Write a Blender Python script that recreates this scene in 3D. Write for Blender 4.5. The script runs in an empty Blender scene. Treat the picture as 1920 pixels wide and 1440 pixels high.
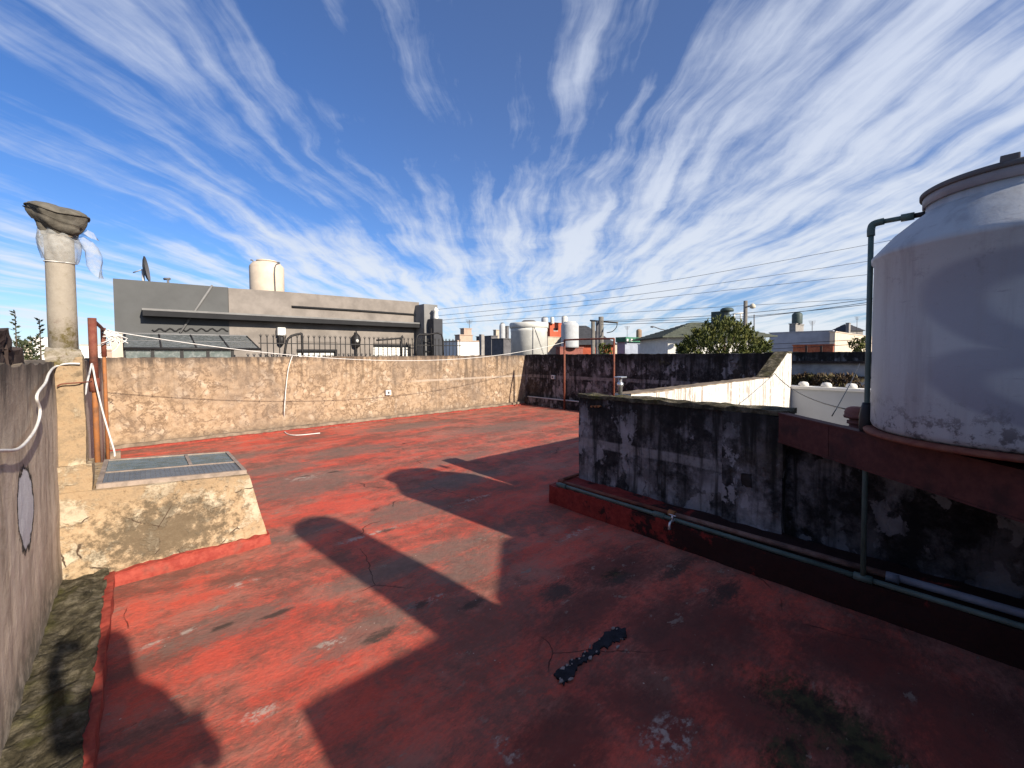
import bpy, bmesh, math, random
from mathutils import Vector, Matrix, noise as mnoise

# ------------------------------------------------------------------ camera, sky, sun
S = bpy.context.scene
COL = S.collection
F_PX, PPX, PPY = 783.0, 960.0, 692.3          # focal length and principal point in photo pixels (1920 x 1440)
YAW, PITCH, ROLL = math.radians(-41.8), math.radians(-2.0), math.radians(-0.3)
CAM_M = (Matrix.Translation((0, 0, 1.6)) @ Matrix.Rotation(YAW, 4, 'Z')
         @ Matrix.Rotation(math.pi / 2 + PITCH, 4, 'X') @ Matrix.Rotation(ROLL, 4, 'Z'))
cam = bpy.data.cameras.new('camera')
camo = bpy.data.objects.new('camera', cam)
COL.objects.link(camo)
camo.matrix_world = CAM_M
cam.sensor_fit = 'HORIZONTAL'; cam.sensor_width = 36.0
cam.lens = F_PX / 1920 * 36.0
cam.shift_y = -(720 - PPY) / 1920
cam.clip_start = 0.02; cam.clip_end = 3000
S.camera = camo

SUN_EL = math.radians(25.5)
SUN_H = Vector((0.115, -1.0)).normalized()      # horizontal direction towards the sun
SUN_DIR = Vector((SUN_H.x * math.cos(SUN_EL), SUN_H.y * math.cos(SUN_EL), math.sin(SUN_EL)))
sl = bpy.data.lights.new('sun', 'SUN'); sl.energy = 5.0; sl.angle = math.radians(0.6); sl.color = (1.0, 0.90, 0.76)
so = bpy.data.objects.new('sun', sl); COL.objects.link(so)
so.rotation_euler = SUN_DIR.to_track_quat('Z', 'Y').to_euler(); so.location = (3, -6, 8)

S.view_settings.view_transform = 'Standard'
S.view_settings.look = 'None'
S.view_settings.exposure = 0.75
S.view_settings.gamma = 1.0
S.view_settings.use_curve_mapping = False

world = bpy.data.worlds.new('World'); S.world = world; world.use_nodes = True

# ------------------------------------------------------------------ node helper
class G:
    def __init__(s, tree): s.t = tree
    def node(s, typ, **kw):
        n = s.t.nodes.new(typ)
        for k, v in kw.items(): setattr(n, k, v)
        return n
    def put(s, sock, v):
        if v is None: return
        if isinstance(v, bpy.types.NodeSocket): s.t.links.new(v, sock)
        elif isinstance(v, (tuple, list)) and sock.type == 'RGBA' and len(v) == 3: sock.default_value = (*v, 1)
        else: sock.default_value = v
    def m(s, op, a, b=None, c=None, clamp=False):
        n = s.node('ShaderNodeMath', operation=op, use_clamp=clamp)
        s.put(n.inputs[0], a); s.put(n.inputs[1], b)
        if c is not None: s.put(n.inputs[2], c)
        return n.outputs[0]
    def vm(s, op, a, b=None):
        n = s.node('ShaderNodeVectorMath', operation=op)
        s.put(n.inputs[0], a)
        if b is not None: s.put(n.inputs[1], b)
        return n.outputs['Value'] if op in ('LENGTH', 'DOT_PRODUCT', 'DISTANCE') else n.outputs[0]
    def noise(s, vec, scale, detail=4, rough=0.55, dist=0.0, color=False):
        n = s.node('ShaderNodeTexNoise')
        s.put(n.inputs['Vector'], vec); n.inputs['Scale'].default_value = scale
        n.inputs['Detail'].default_value = detail; n.inputs['Roughness'].default_value = rough
        n.inputs['Distortion'].default_value = dist
        return n.outputs['Color' if color else 'Fac']
    def vor(s, vec, scale, feature='F1', out='Distance', rnd=1.0):
        n = s.node('ShaderNodeTexVoronoi', feature=feature)
        s.put(n.inputs['Vector'], vec); n.inputs['Scale'].default_value = scale
        n.inputs['Randomness'].default_value = rnd
        return n.outputs[out]
    def ss(s, v, a, b, lo=0.0, hi=1.0):
        n = s.node('ShaderNodeMapRange', interpolation_type='SMOOTHSTEP')
        s.put(n.inputs[0], v)
        for i, q in ((1, a), (2, b), (3, lo), (4, hi)): s.put(n.inputs[i], q)
        return n.outputs[0]
    def mix(s, f, a, b, mode='MIX'):
        n = s.node('ShaderNodeMix', data_type='RGBA', blend_type=mode)
        s.put(n.inputs[0], f); s.put(n.inputs[6], a); s.put(n.inputs[7], b)
        return n.outputs[2]
    def ramp(s, f, stops):
        n = s.node('ShaderNodeValToRGB')
        e = n.color_ramp.elements
        while len(e) < len(stops): e.new(0.5)
        for el, (p, c) in zip(e, stops): el.position = p; el.color = (*c, 1)
        s.put(n.inputs[0], f)
        return n.outputs[0]
    def xyz(s, v):
        n = s.node('ShaderNodeSeparateXYZ'); s.put(n.inputs[0], v); return n.outputs
    def comb(s, x, y, z):
        n = s.node('ShaderNodeCombineXYZ')
        for i, q in enumerate((x, y, z)): s.put(n.inputs[i], q)
        return n.outputs[0]
    def pos(s): return s.node('ShaderNodeNewGeometry').outputs['Position']
    def obj(s): return s.node('ShaderNodeTexCoord').outputs['Object']
    def scl(s, v, x, y, z): return s.vm('MULTIPLY', v, (x, y, z))
    def warp(s, v, scale, amt, detail=3):
        return s.vm('ADD', v, s.vm('MULTIPLY', s.vm('SUBTRACT', s.noise(v, scale, detail, color=True), (0.5,) * 3), (amt,) * 3))

def material(name):
    m = bpy.data.materials.new(name); m.use_nodes = True
    g = G(m.node_tree); g.bsdf = m.node_tree.nodes['Principled BSDF']; g.mat = m
    return g
def finish(g, col, rough=0.85, bump=None, bstr=0.4, bdist=0.01, spec=0.3, metal=0.0, k=0.84):
    b = g.bsdf
    if k != 1.0: col = tuple(q * k for q in col) if isinstance(col, tuple) else g.mix(1.0, col, (k, k, k), 'MULTIPLY')
    g.put(b.inputs['Base Color'], col); g.put(b.inputs['Roughness'], rough); g.put(b.inputs['Metallic'], metal)
    b.inputs['Specular IOR Level'].default_value = spec
    if bump is not None:
        n = g.node('ShaderNodeBump'); n.inputs['Strength'].default_value = bstr; n.inputs['Distance'].default_value = bdist
        g.put(n.inputs['Height'], bump); g.put(b.inputs['Normal'], n.outputs[0])
    return g.mat

# ------------------------------------------------------------------ sky with cirrus
g = G(world.node_tree)
bgn = world.node_tree.nodes['Background']
sky = g.node('ShaderNodeTexSky', sky_type='NISHITA')
sky.sun_disc = False; sky.sun_elevation = SUN_EL; sky.sun_rotation = math.atan2(SUN_DIR.x, SUN_DIR.y)
sky.altitude = 0; sky.air_density = 1.0; sky.dust_density = 0.25; sky.ozone_density = 3.0
hs = g.node('ShaderNodeHueSaturation'); hs.inputs['Saturation'].default_value = 1.08; hs.inputs['Value'].default_value = 1.30
g.put(hs.inputs['Color'], g.mix(1.0, sky.outputs[0], (0.86, 1.0, 1.34), 'MULTIPLY'))
d = g.node('ShaderNodeTexCoord').outputs['Generated']
dx, dy, dz = g.xyz(d)
ze = g.m('ADD', g.m('MAXIMUM', dz, 0.0), 0.10)
fx, fy = math.sin(-YAW), math.cos(-YAW)           # wind direction of the cirrus in the sky layer
al = g.m('DIVIDE', g.m('ADD', g.m('MULTIPLY', dx, fx), g.m('MULTIPLY', dy, fy)), ze)      # along the streaks
ac = g.m('DIVIDE', g.m('SUBTRACT', g.m('MULTIPLY', dx, fy), g.m('MULTIPLY', dy, fx)), ze) # across
p = g.comb(ac, al, 0.0)
pw = g.warp(p, 0.7, 0.42, 2)
pw = g.warp(pw, 2.2, 0.15, 5)
fib = g.noise(g.scl(pw, 3.4, 0.40, 1), 1.45, 9, 0.59)
fib2 = g.noise(g.scl(g.vm('ADD', pw, (7.3, 2.1, 0)), 8.0, 1.0, 1), 1.1, 6, 0.60)
puff = g.noise(g.vm('ADD', g.warp(p, 1.6, 0.5, 4), (3.1, 9.4, 0)), 2.2, 7, 0.58)
cover = g.noise(g.vm('ADD', g.scl(p, 0.9, 0.40, 1), (11.7, 4.2, 0)), 0.9, 3, 0.5)
side = g.ss(g.m('ADD', ac, g.m('MULTIPLY', al, 0.05)), -1.7, 0.5)
low = g.ss(dz, 0.50, 0.10)
cv = g.m('ADD', g.m('MULTIPLY', g.m('SUBTRACT', cover, 0.5), 0.50), g.m('ADD', g.m('MULTIPLY', side, 0.10), g.m('MULTIPLY', low, 0.13)))
body = g.m('ADD', g.m('ADD', g.m('MULTIPLY', fib, 0.72), g.m('MULTIPLY', fib2, 0.30)), g.m('MULTIPLY', puff, 0.34))
dens = g.m('MAXIMUM', g.ss(g.m('ADD', body, cv), 0.660, 1.00), g.m('MULTIPLY', side, 0.08))
dens = g.m('MULTIPLY', dens, 0.90)
dens = g.m('MULTIPLY', dens, g.ss(dz, -0.02, 0.05))
CLOUD = g.mix(g.ss(dz, 0.05, 0.5), (9.8, 10.4, 11.2), (8.2, 9.0, 10.8))
g.put(bgn.inputs['Color'], g.mix(dens, hs.outputs[0], CLOUD))
bgn.inputs['Strength'].default_value = 0.050

# ------------------------------------------------------------------ pixel -> place
CO = CAM_M.translation.copy(); CR = CAM_M.to_3x3()
def ray(px, py): return CR @ Vector(((px - PPX) / F_PX, (PPY - py) / F_PX, -1.0))
def at_x(px, py, X): r = ray(px, py); return CO + r * ((X - CO.x) / r.x)
def at_y(px, py, Y): r = ray(px, py); return CO + r * ((Y - CO.y) / r.y)
def at_z(px, py, Z=0.0): r = ray(px, py); return CO + r * ((Z - CO.z) / r.z)
def at_d(px, py, D): return CO + ray(px, py) * D

# ------------------------------------------------------------------ mesh helpers
def nb(): return bmesh.new()
def box(bm, x0, x1, y0, y1, z0, z1, bev=0.0):
    b = bm if bev == 0 else bmesh.new()
    v = [b.verts.new((x, y, z)) for x in (x0, x1) for y in (y0, y1) for z in (z0, z1)]
    for f in ((0, 1, 3, 2), (4, 6, 7, 5), (0, 4, 5, 1), (2, 3, 7, 6), (0, 2, 6, 4), (1, 5, 7, 3)):
        b.faces.new([v[i] for i in f])
    if bev:
        bmesh.ops.bevel(b, geom=b.edges[:], offset=bev, segments=2, affect='EDGES', profile=0.7)
        merge(bm, b)
    return bm
def merge(bm, b):
    me = bpy.data.meshes.new('tmp'); b.to_mesh(me); b.free(); bm.from_mesh(me); bpy.data.meshes.remove(me)
def grid_face(b, o, a, c, na, nc, cache):
    def vert(p):
        k = (round(p.x, 4), round(p.y, 4), round(p.z, 4))
        if k not in cache: cache[k] = b.verts.new(p)
        return cache[k]
    for i in range(na):
        for j in range(nc):
            q = [o + a * (i + s) / na + c * (j + t) / nc for s, t in ((0, 0), (1, 0), (1, 1), (0, 1))]
            try: b.faces.new([vert(k) for k in q])
            except ValueError: pass
def rough_box(bm, x0, x1, y0, y1, z0, z1, res=0.08, amp=0.006, freq=6.0, top=None, topamp=0.0, seed=0.0):
    """box with hand-trowelled, uneven faces; top(x, y) may raise or lower the upper edge"""
    b = bmesh.new(); c = {}
    V = Vector
    X, Y, Z = V((x1 - x0, 0, 0)), V((0, y1 - y0, 0)), V((0, 0, z1 - z0))
    nx, ny, nz = [max(1, int(math.ceil(q / res))) for q in (x1 - x0, y1 - y0, z1 - z0)]
    o, q = V((x0, y0, z0)), V((x1, y1, z1))
    grid_face(b, o, Y, X, ny, nx, c); grid_face(b, o, X, Z, nx, nz, c); grid_face(b, o, Z, Y, nz, ny, c)
    grid_face(b, q, -X, -Y, nx, ny, c); grid_face(b, q, -Z, -X, nz, nx, c); grid_face(b, q, -Y, -Z, ny, nz, c)
    for v in b.verts:
        p0 = v.co.copy(); f = (p0.z - z0) / (z1 - z0)
        if top: v.co.z += top(p0.x, p0.y) * f
        s = V((seed, seed * 1.7, -seed))
        dlt = V(mnoise.noise_vector(p0 * freq + s)) * amp + V(mnoise.noise_vector(p0 * freq * 3.1 + s)) * amp * 0.5
        if f > 0.99 and topamp:
            dlt.z += (mnoise.noise(p0 * 7 + s) + 0.6 * mnoise.noise(p0 * 21 + s)) * topamp
        v.co += dlt
    bmesh.ops.recalc_face_normals(b, faces=b.faces[:])
    merge(bm, b); return bm
def lathe(bm, prof, c=(0, 0, 0), seg=32, cap=True):
    c = Vector(c); rings = []
    for r, z in prof:
        rings.append([bm.verts.new(c + Vector((r * math.cos(t), r * math.sin(t), z))) for t in [2 * math.pi * i / seg for i in range(seg)]])
    for a, b in zip(rings, rings[1:]):
        for i in range(seg):
            f = bm.faces.new((a[i], a[(i + 1) % seg], b[(i + 1) % seg], b[i])); f.smooth = True
    if cap:
        bm.faces.new(rings[0][::-1]); bm.faces.new(rings[-1])
    return bm
def tube(bm, pts, r, seg=8, cap=True):
    pts = [Vector(p) for p in pts]; n = len(pts); rings = []
    up = None
    for i, p in enumerate(pts):
        t = (pts[min(i + 1, n - 1)] - pts[max(i - 1, 0)]).normalized()
        if up is None:
            up = t.orthogonal().normalized()
        up = (up - t * up.dot(t))
        up = up.normalized() if up.length > 1e-6 else t.orthogonal().normalized()
        sd = t.cross(up); rr = r[i] if isinstance(r, (list, tuple)) else r
        rings.append([bm.verts.new(p + (up * math.cos(a) + sd * math.sin(a)) * rr) for a in [2 * math.pi * k / seg for k in range(seg)]])
    for a, b in zip(rings, rings[1:]):
        for k in range(seg):
            f = bm.faces.new((a[k], a[(k + 1) % seg], b[(k + 1) % seg], b[k])); f.smooth = True
    if cap:
        bm.faces.new(rings[0][::-1]); bm.faces.new(rings[-1])
    return bm
def smooth_path(pts, k=4):
    pts = [Vector(p) for p in pts]; out = []
    for i in range(len(pts) - 1):
        p0, p1, p2, p3 = pts[max(i - 1, 0)], pts[i], pts[i + 1], pts[min(i + 2, len(pts) - 1)]
        for j in range(k):
            t = j / k
            out.append(0.5 * ((2 * p1) + (p2 - p0) * t + (2 * p0 - 5 * p1 + 4 * p2 - p3) * t * t + (3 * p1 - p0 - 3 * p2 + p3) * t ** 3))
    return out + [pts[-1]]
def prism(bm, pts, ext):
    """closed outline (3D points) extruded by vector ext"""
    a = [bm.verts.new(Vector(p)) for p in pts]; b = [bm.verts.new(Vector(p) + Vector(ext)) for p in pts]
    n = len(a)
    bm.faces.new(a[::-1]); bm.faces.new(b)
    for i in range(n): bm.faces.new((a[i], a[(i + 1) % n], b[(i + 1) % n], b[i]))
    bmesh.ops.recalc_face_normals(bm, faces=bm.faces[:])
    return bm
def ragged(pts, step=0.02, amp=0.006, seed=0):
    rnd = random.Random(seed); out = []
    n = len(pts)
    for i in range(n):
        a, b = Vector(pts[i]), Vector(pts[(i + 1) % n]); k = max(1, int((b - a).length / step))
        for j in range(k):
            q = a.lerp(b, j / k); out.append(q + Vector((rnd.uniform(-amp, amp), rnd.uniform(-amp, amp), rnd.uniform(-amp, amp))))
    return out
def mesh_obj(name, bm, mat):
    me = bpy.data.meshes.new(name)
    bm.to_mesh(me); bm.free()
    me.materials.append(mat)
    o = bpy.data.objects.new(name, me); COL.objects.link(o); return o
def base_of(o):
    c = [v.co for v in o.data.vertices]
    return Vector(((min(v.x for v in c) + max(v.x for v in c)) / 2, (min(v.y for v in c) + max(v.y for v in c)) / 2, min(v.z for v in c)))
def tag(o, label, cat, group=None):
    o['label'] = label; o['category'] = cat
    if group: o['group'] = group
    return o
def solo(name, bm, mat, label, cat, group=None):
    o = mesh_obj(name, bm, mat); b = base_of(o)
    o.data.transform(Matrix.Translation(-b)); o.location = b
    return tag(o, label, cat, group)
def struct(name, bm, mat, kind='structure'):
    o = mesh_obj(name, bm, mat); o['kind'] = kind; return o
def thing(name, label, cat, loc, group=None):
    o = bpy.data.objects.new(name, None); COL.objects.link(o); o.location = loc
    o.empty_display_size = 0.2
    return tag(o, label, cat, group)
def root_off(o):
    v = Vector((0, 0, 0))
    while o: v += o.location; o = o.parent
    return v
def part(parent, name, bm, mat, label=None):
    o = mesh_obj(name, bm, mat)
    o.data.transform(Matrix.Translation(-root_off(parent))); o.parent = parent
    if label: o['label'] = label
    return o
def part_copy(parent, src, loc):
    o = src.copy(); COL.objects.link(o); o.parent = parent; o.location = loc; return o

# ------------------------------------------------------------------ materials
def plain(name, col, rough=0.7, var=0.15, scale=8, spec=0.3, metal=0.0, bstr=0.25, use_obj=False):
    g = material(name); p = g.obj() if use_obj else g.pos()
    n = g.noise(p, scale, 6, 0.6)
    c = g.mix(g.ss(n, 0.3, 0.7), tuple(q * (1 - var) for q in col), tuple(min(1, q * (1 + var)) for q in col))
    c = g.mix(g.ss(g.noise(p, scale * 0.35, 8, 0.7), 0.52, 0.75, 0, min(1.0, var * 2.2)), c, tuple(q * 0.45 for q in col))
    return finish(g, c, rough, g.noise(p, scale * 6, 4), bstr, 0.004, spec, metal)

def mat_floor():
    g = material('red_roof_paint'); p = g.pos()
    q = g.warp(p, 1.2, 0.35, 4)
    st = g.scl(q, 0.55, 2.2, 1)
    n1 = g.noise(st, 0.9, 8, 0.62)
    n2 = g.noise(q, 2.6, 9, 0.7)
    n3 = g.noise(p, 14, 6, 0.7)
    fine = g.noise(p, 90, 3, 0.7)
    col = g.ramp(n1, [(0.26, (0.40, 0.045, 0.030)), (0.42, (0.58, 0.080, 0.048)), (0.56, (0.64, 0.115, 0.072)), (0.74, (0.56, 0.170, 0.115))])
    col = g.mix(g.ss(n3, 0.42, 0.7, 0, 0.45), col, (0.33, 0.085, 0.065))
    col = g.mix(g.ss(spk_ := g.noise(g.scl(p, .8, 1.4, 1), 48, 7, 0.8), 0.46, 0.66, 0, 0.40), col, (0.25, 0.075, 0.055))
    col = g.mix(g.ss(spk_, 0.50, 0.34, 0, 0.30), col, (0.60, 0.16, 0.11))
    # worn, dusty film following the brush strokes
    spk = g.noise(g.scl(p, .7, 1.5, 1), 34, 8, 0.8)
    wear = g.m('ADD', g.m('ADD', g.m('MULTIPLY', n1, 0.50), g.m('MULTIPLY', n2, 0.42)), g.m('MULTIPLY', spk, 0.18))
    wf = g.ss(wear, 0.515, 0.63, 0, 0.80)
    col = g.mix(wf, col, g.mix(n3, (0.25, 0.085, 0.060), (0.42, 0.21, 0.155)))
    # far end of the terrace is scuffed to grey between the strokes
    x, y, z = g.xyz(p)
    fx = g.ss(g.m('ADD', x, g.m('MULTIPLY', y, 0.25)), 3.6, 8.0)
    sc = g.ss(g.noise(g.scl(q, 1.0, 3.6, 1), 2.0, 9, 0.72), 0.40, 0.62)
    col = g.mix(g.m('MULTIPLY', g.m('MULTIPLY', fx, sc), 0.75), col, (0.29, 0.15, 0.11))
    # dark grime rubbed into the paint: mottled at three sizes
    gr = g.m('ADD', g.m('ADD', g.m('MULTIPLY', g.noise(g.scl(q, .9, 1.5, 1), 1.1, 7, .68), .5), g.m('MULTIPLY', g.noise(q, 5.5, 8, .75), .35)), g.m('MULTIPLY', spk, .25))
    col = g.mix(g.ss(gr, 0.490, 0.625, 0, 0.84), col, g.mix(n3, (0.085, 0.042, 0.031), (0.22, 0.105, 0.078)))
    ndist = g.m('MULTIPLY', g.m('SUBTRACT', g.noise(g.scl(q, .8, 1.6, 1), 3.5, 9, 0.76), 0.5), 2.2)
    nfin = g.m('MULTIPLY', g.m('SUBTRACT', g.noise(g.scl(p, .7, 1.5, 1), 26, 8, 0.8), 0.5), 2.4)
    def blobs(lst, lo, hi):
        acc = None
        for (px, py, ru, rw) in lst:
            c = at_z(px, py, 0)
            dv = g.scl(g.vm('SUBTRACT', p, (c.x, c.y, 0)), 1 / ru, 1 / rw, 0)
            L = g.vm('LENGTH', dv)
            acc = L if acc is None else g.m('MINIMUM', acc, L)
        acc = g.m('ADD', acc, g.m('ADD', ndist, nfin))
        return g.ss(acc, hi, lo)
    grey = blobs([(570, 905, .75, .65), (660, 845, .9, .35), (760, 960, .5, .3), (860, 900, .6, .3), (880, 1060, .4, .2), (560, 1000, .3, .12), (760, 800, 1.2, .4), (950, 800, 1.4, .5), (430, 1170, .35, .16), (640, 845, .5, .3), (690, 1185, .35, .14),
                  (780, 1050, .8, .15), (420, 860, .8, .25), (520, 880, .5, .3), (860, 860, .8, .25)], 0.55, 1.25)
    col = g.mix(g.m('MULTIPLY', grey, 0.75), col, g.mix(n3, (0.10, 0.07, 0.055), (0.25, 0.17, 0.135)))
    grime_shade = blobs([(1250, 1190, .40, .35), (1150, 1070, .5, .25), (1210, 1330, .2, .30), (1330, 1160, .4, .35), (1100, 1140, .5, .2), (1640, 1250, .45, .45), (1780, 1330, .40, .55), (1560, 1400, .35, .40), (1400, 1330, .2, .3), (1860, 1420, .5, .5), (1060, 1390, .3, .2)], 0.30, 1.50)
    col = g.mix(g.m('MULTIPLY', grime_shade, 0.82), col, g.mix(n3, (0.050, 0.022, 0.018), (0.15, 0.040, 0.030)))  # black stains, plus deep shade painted over the near right floor
    pale = blobs([(575, 895, .26, .18), (890, 935, .25, .05), (490, 1340, .10, .05), (1250, 1385, .16, .12), (700, 1000, .4, .06), (450, 1095, .14, .05), (800, 1130, .2, .05),
                  (620, 1210, .1, .06), (945, 1400, .05, .1), (640, 800, .9, .06), (1080, 1000, .3, .05), (330, 1190, .2, .04)], 0.35, 1.0)
    col = g.mix(g.m('MULTIPLY', pale, g.ss(g.m('ADD', n3, g.m('MULTIPLY', g.m('SUBTRACT', spk, .5), .6)), 0.46, 0.60, 0, 0.72)), col, (0.46, 0.38, 0.32))
    dark = blobs([(702, 956, .07, .05), (725, 995, .10, .05), (415, 1175, .07, .035), (570, 893, .10, .04), (520, 1150, .10, .03), (790, 1135, .10, .05), (880, 1135, .12, .05),
                  (1160, 1085, .15, .07), (1040, 1110, .2, .12), (1270, 1065, .3, .08), (625, 885, .1, .04), (720, 1190, .14, .05), (1360, 1110, .3, .08)], 0.3, 1.15)
    col = g.mix(g.m('MULTIPLY', dark, 0.85), col, (0.055, 0.038, 0.030))
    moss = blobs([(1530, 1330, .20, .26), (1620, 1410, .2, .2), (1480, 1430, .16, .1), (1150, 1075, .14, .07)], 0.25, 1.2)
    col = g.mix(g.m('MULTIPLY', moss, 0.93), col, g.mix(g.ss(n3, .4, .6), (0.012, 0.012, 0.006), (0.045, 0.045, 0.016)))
    # chips where the paint has lifted, with hard edges
    cn = g.noise(g.scl(g.warp(p, 6, 0.06, 4), .75, 1.35, 1), 6.5, 9, 0.72)
    chip = g.m('MULTIPLY', g.ss(cn, 0.605, 0.617), g.ss(g.m('ADD', n1, g.m('MULTIPLY', n2, 0.6)), 0.76, 0.90))
    col = g.mix(g.m('MULTIPLY', chip, 0.85), col, g.mix(n3, (0.15, 0.105, 0.085), (0.40, 0.29, 0.225)))
    chip2 = g.m('MULTIPLY', g.ss(g.noise(p, 13, 8, 0.75), 0.655, 0.668), g.ss(n1, 0.40, 0.55))
    col = g.mix(g.m('MULTIPLY', chip2, 0.8), col, (0.085, 0.040, 0.030))
    # flakes of old paint and grit
    fl = g.ss(g.vor(g.warp(p, 20, 0.03), 17, out='Distance'), 0.10, 0.05)
    fl = g.m('MULTIPLY', fl, g.ss(n2, 0.53, 0.62))
    col = g.mix(g.m('MULTIPLY', fl, 0.8), col, (0.55, 0.47, 0.40))
    # hairline cracks
    ed = g.vor(g.warp(g.warp(p, 0.9, 0.5), 6, 0.06, 6), 0.62, 'DISTANCE_TO_EDGE')
    ck = g.m('MULTIPLY', g.ss(ed, 0.0026, 0.0010, 0, 0.8), g.ss(g.noise(p, 1.1, 3), 0.54, 0.60))
    col = g.mix(ck, col, (0.03, 0.012, 0.01))
    h = g.m('ADD', g.m('ADD', g.m('MULTIPLY', n2, 0.8), g.m('ADD', g.m('MULTIPLY', spk, 0.35), g.m('MULTIPLY', fine, 0.10))), g.m('ADD', g.m('MULTIPLY', n3, 0.30), g.m('ADD', g.m('MULTIPLY', chip, -0.25), g.m('MULTIPLY', ck, -1.2))))
    return finish(g, col, g.ss(n2, .3, .7, 0.66, 0.88), h, 0.65, 0.028, 0.22, k=1.0)

def mat_tan():
    g = material('weathered_tan_plaster'); p = g.pos(); x, y, z = g.xyz(p)
    q = g.warp(p, 3.0, 0.22, 4)
    v = g.vor(g.scl(q, 1.0, 1.0, 0.8), 6.5, 'SMOOTH_F1')
    n = g.noise(q, 2.0, 9, 0.68); n2 = g.noise(p, 9, 8, 0.72); nf = g.noise(p, 60, 4, 0.7)
    col = g.ramp(n2, [(0.30, (0.22, 0.150, 0.090)), (0.48, (0.42, 0.305, 0.195)), (0.66, (0.52, 0.40, 0.275))])
    patch = g.m('MULTIPLY', g.ss(v, 0.34, 0.20), g.ss(n, 0.40, 0.54))
    col = g.mix(g.m('MULTIPLY', patch, 0.75), col, g.mix(n2, (0.52, 0.41, 0.29), (0.66, 0.56, 0.43)))
    vein = g.m('MULTIPLY', g.ss(g.m('ABSOLUTE', g.m('SUBTRACT', g.noise(q, 5.5, 6, 0.6), 0.5)), 0.055, 0.0), g.ss(n, 0.36, 0.52))
    col = g.mix(g.m('MULTIPLY', vein, 0.75), col, (0.15, 0.10, 0.065))
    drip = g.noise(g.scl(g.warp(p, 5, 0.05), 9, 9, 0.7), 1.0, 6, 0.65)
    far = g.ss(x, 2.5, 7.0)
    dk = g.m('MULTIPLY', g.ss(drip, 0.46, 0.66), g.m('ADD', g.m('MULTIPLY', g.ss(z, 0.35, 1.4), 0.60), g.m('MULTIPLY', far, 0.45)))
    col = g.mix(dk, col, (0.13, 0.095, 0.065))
    col = g.mix(g.ss(g.noise(p, 0.9, 7, 0.7), 0.40, 0.64, 0, 0.62), col, (0.20, 0.160, 0.125))
    col = g.mix(g.ss(g.noise(p, 38, 6, 0.8), 0.52, 0.70, 0, 0.5), col, (0.16, 0.115, 0.08))
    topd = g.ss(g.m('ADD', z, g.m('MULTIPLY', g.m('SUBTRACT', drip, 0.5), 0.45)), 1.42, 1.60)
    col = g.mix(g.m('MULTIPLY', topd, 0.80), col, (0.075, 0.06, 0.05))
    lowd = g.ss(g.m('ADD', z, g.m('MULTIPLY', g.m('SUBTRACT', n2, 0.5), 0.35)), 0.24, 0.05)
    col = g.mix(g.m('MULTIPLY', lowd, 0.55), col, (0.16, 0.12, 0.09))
    # scratch-coat joint along the farther half
    band = g.m('MULTIPLY', g.ss(g.m('ABSOLUTE', g.m('SUBTRACT', z, 0.92)), 0.035, 0.015), g.ss(x, 5.0, 5.6))
    col = g.mix(g.m('MULTIPLY', band, 0.6), col, (0.50, 0.43, 0.35))
    col = g.mix(1.0, col, (1.0, 0.97, 0.97), 'MULTIPLY')
    h = g.m('ADD', g.m('MULTIPLY', n2, 0.6), g.m('ADD', g.m('MULTIPLY', nf, 0.2), g.m('MULTIPLY', patch, 0.35)))
    return finish(g, col, 0.92, h, 0.7, 0.02, 0.15)

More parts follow.
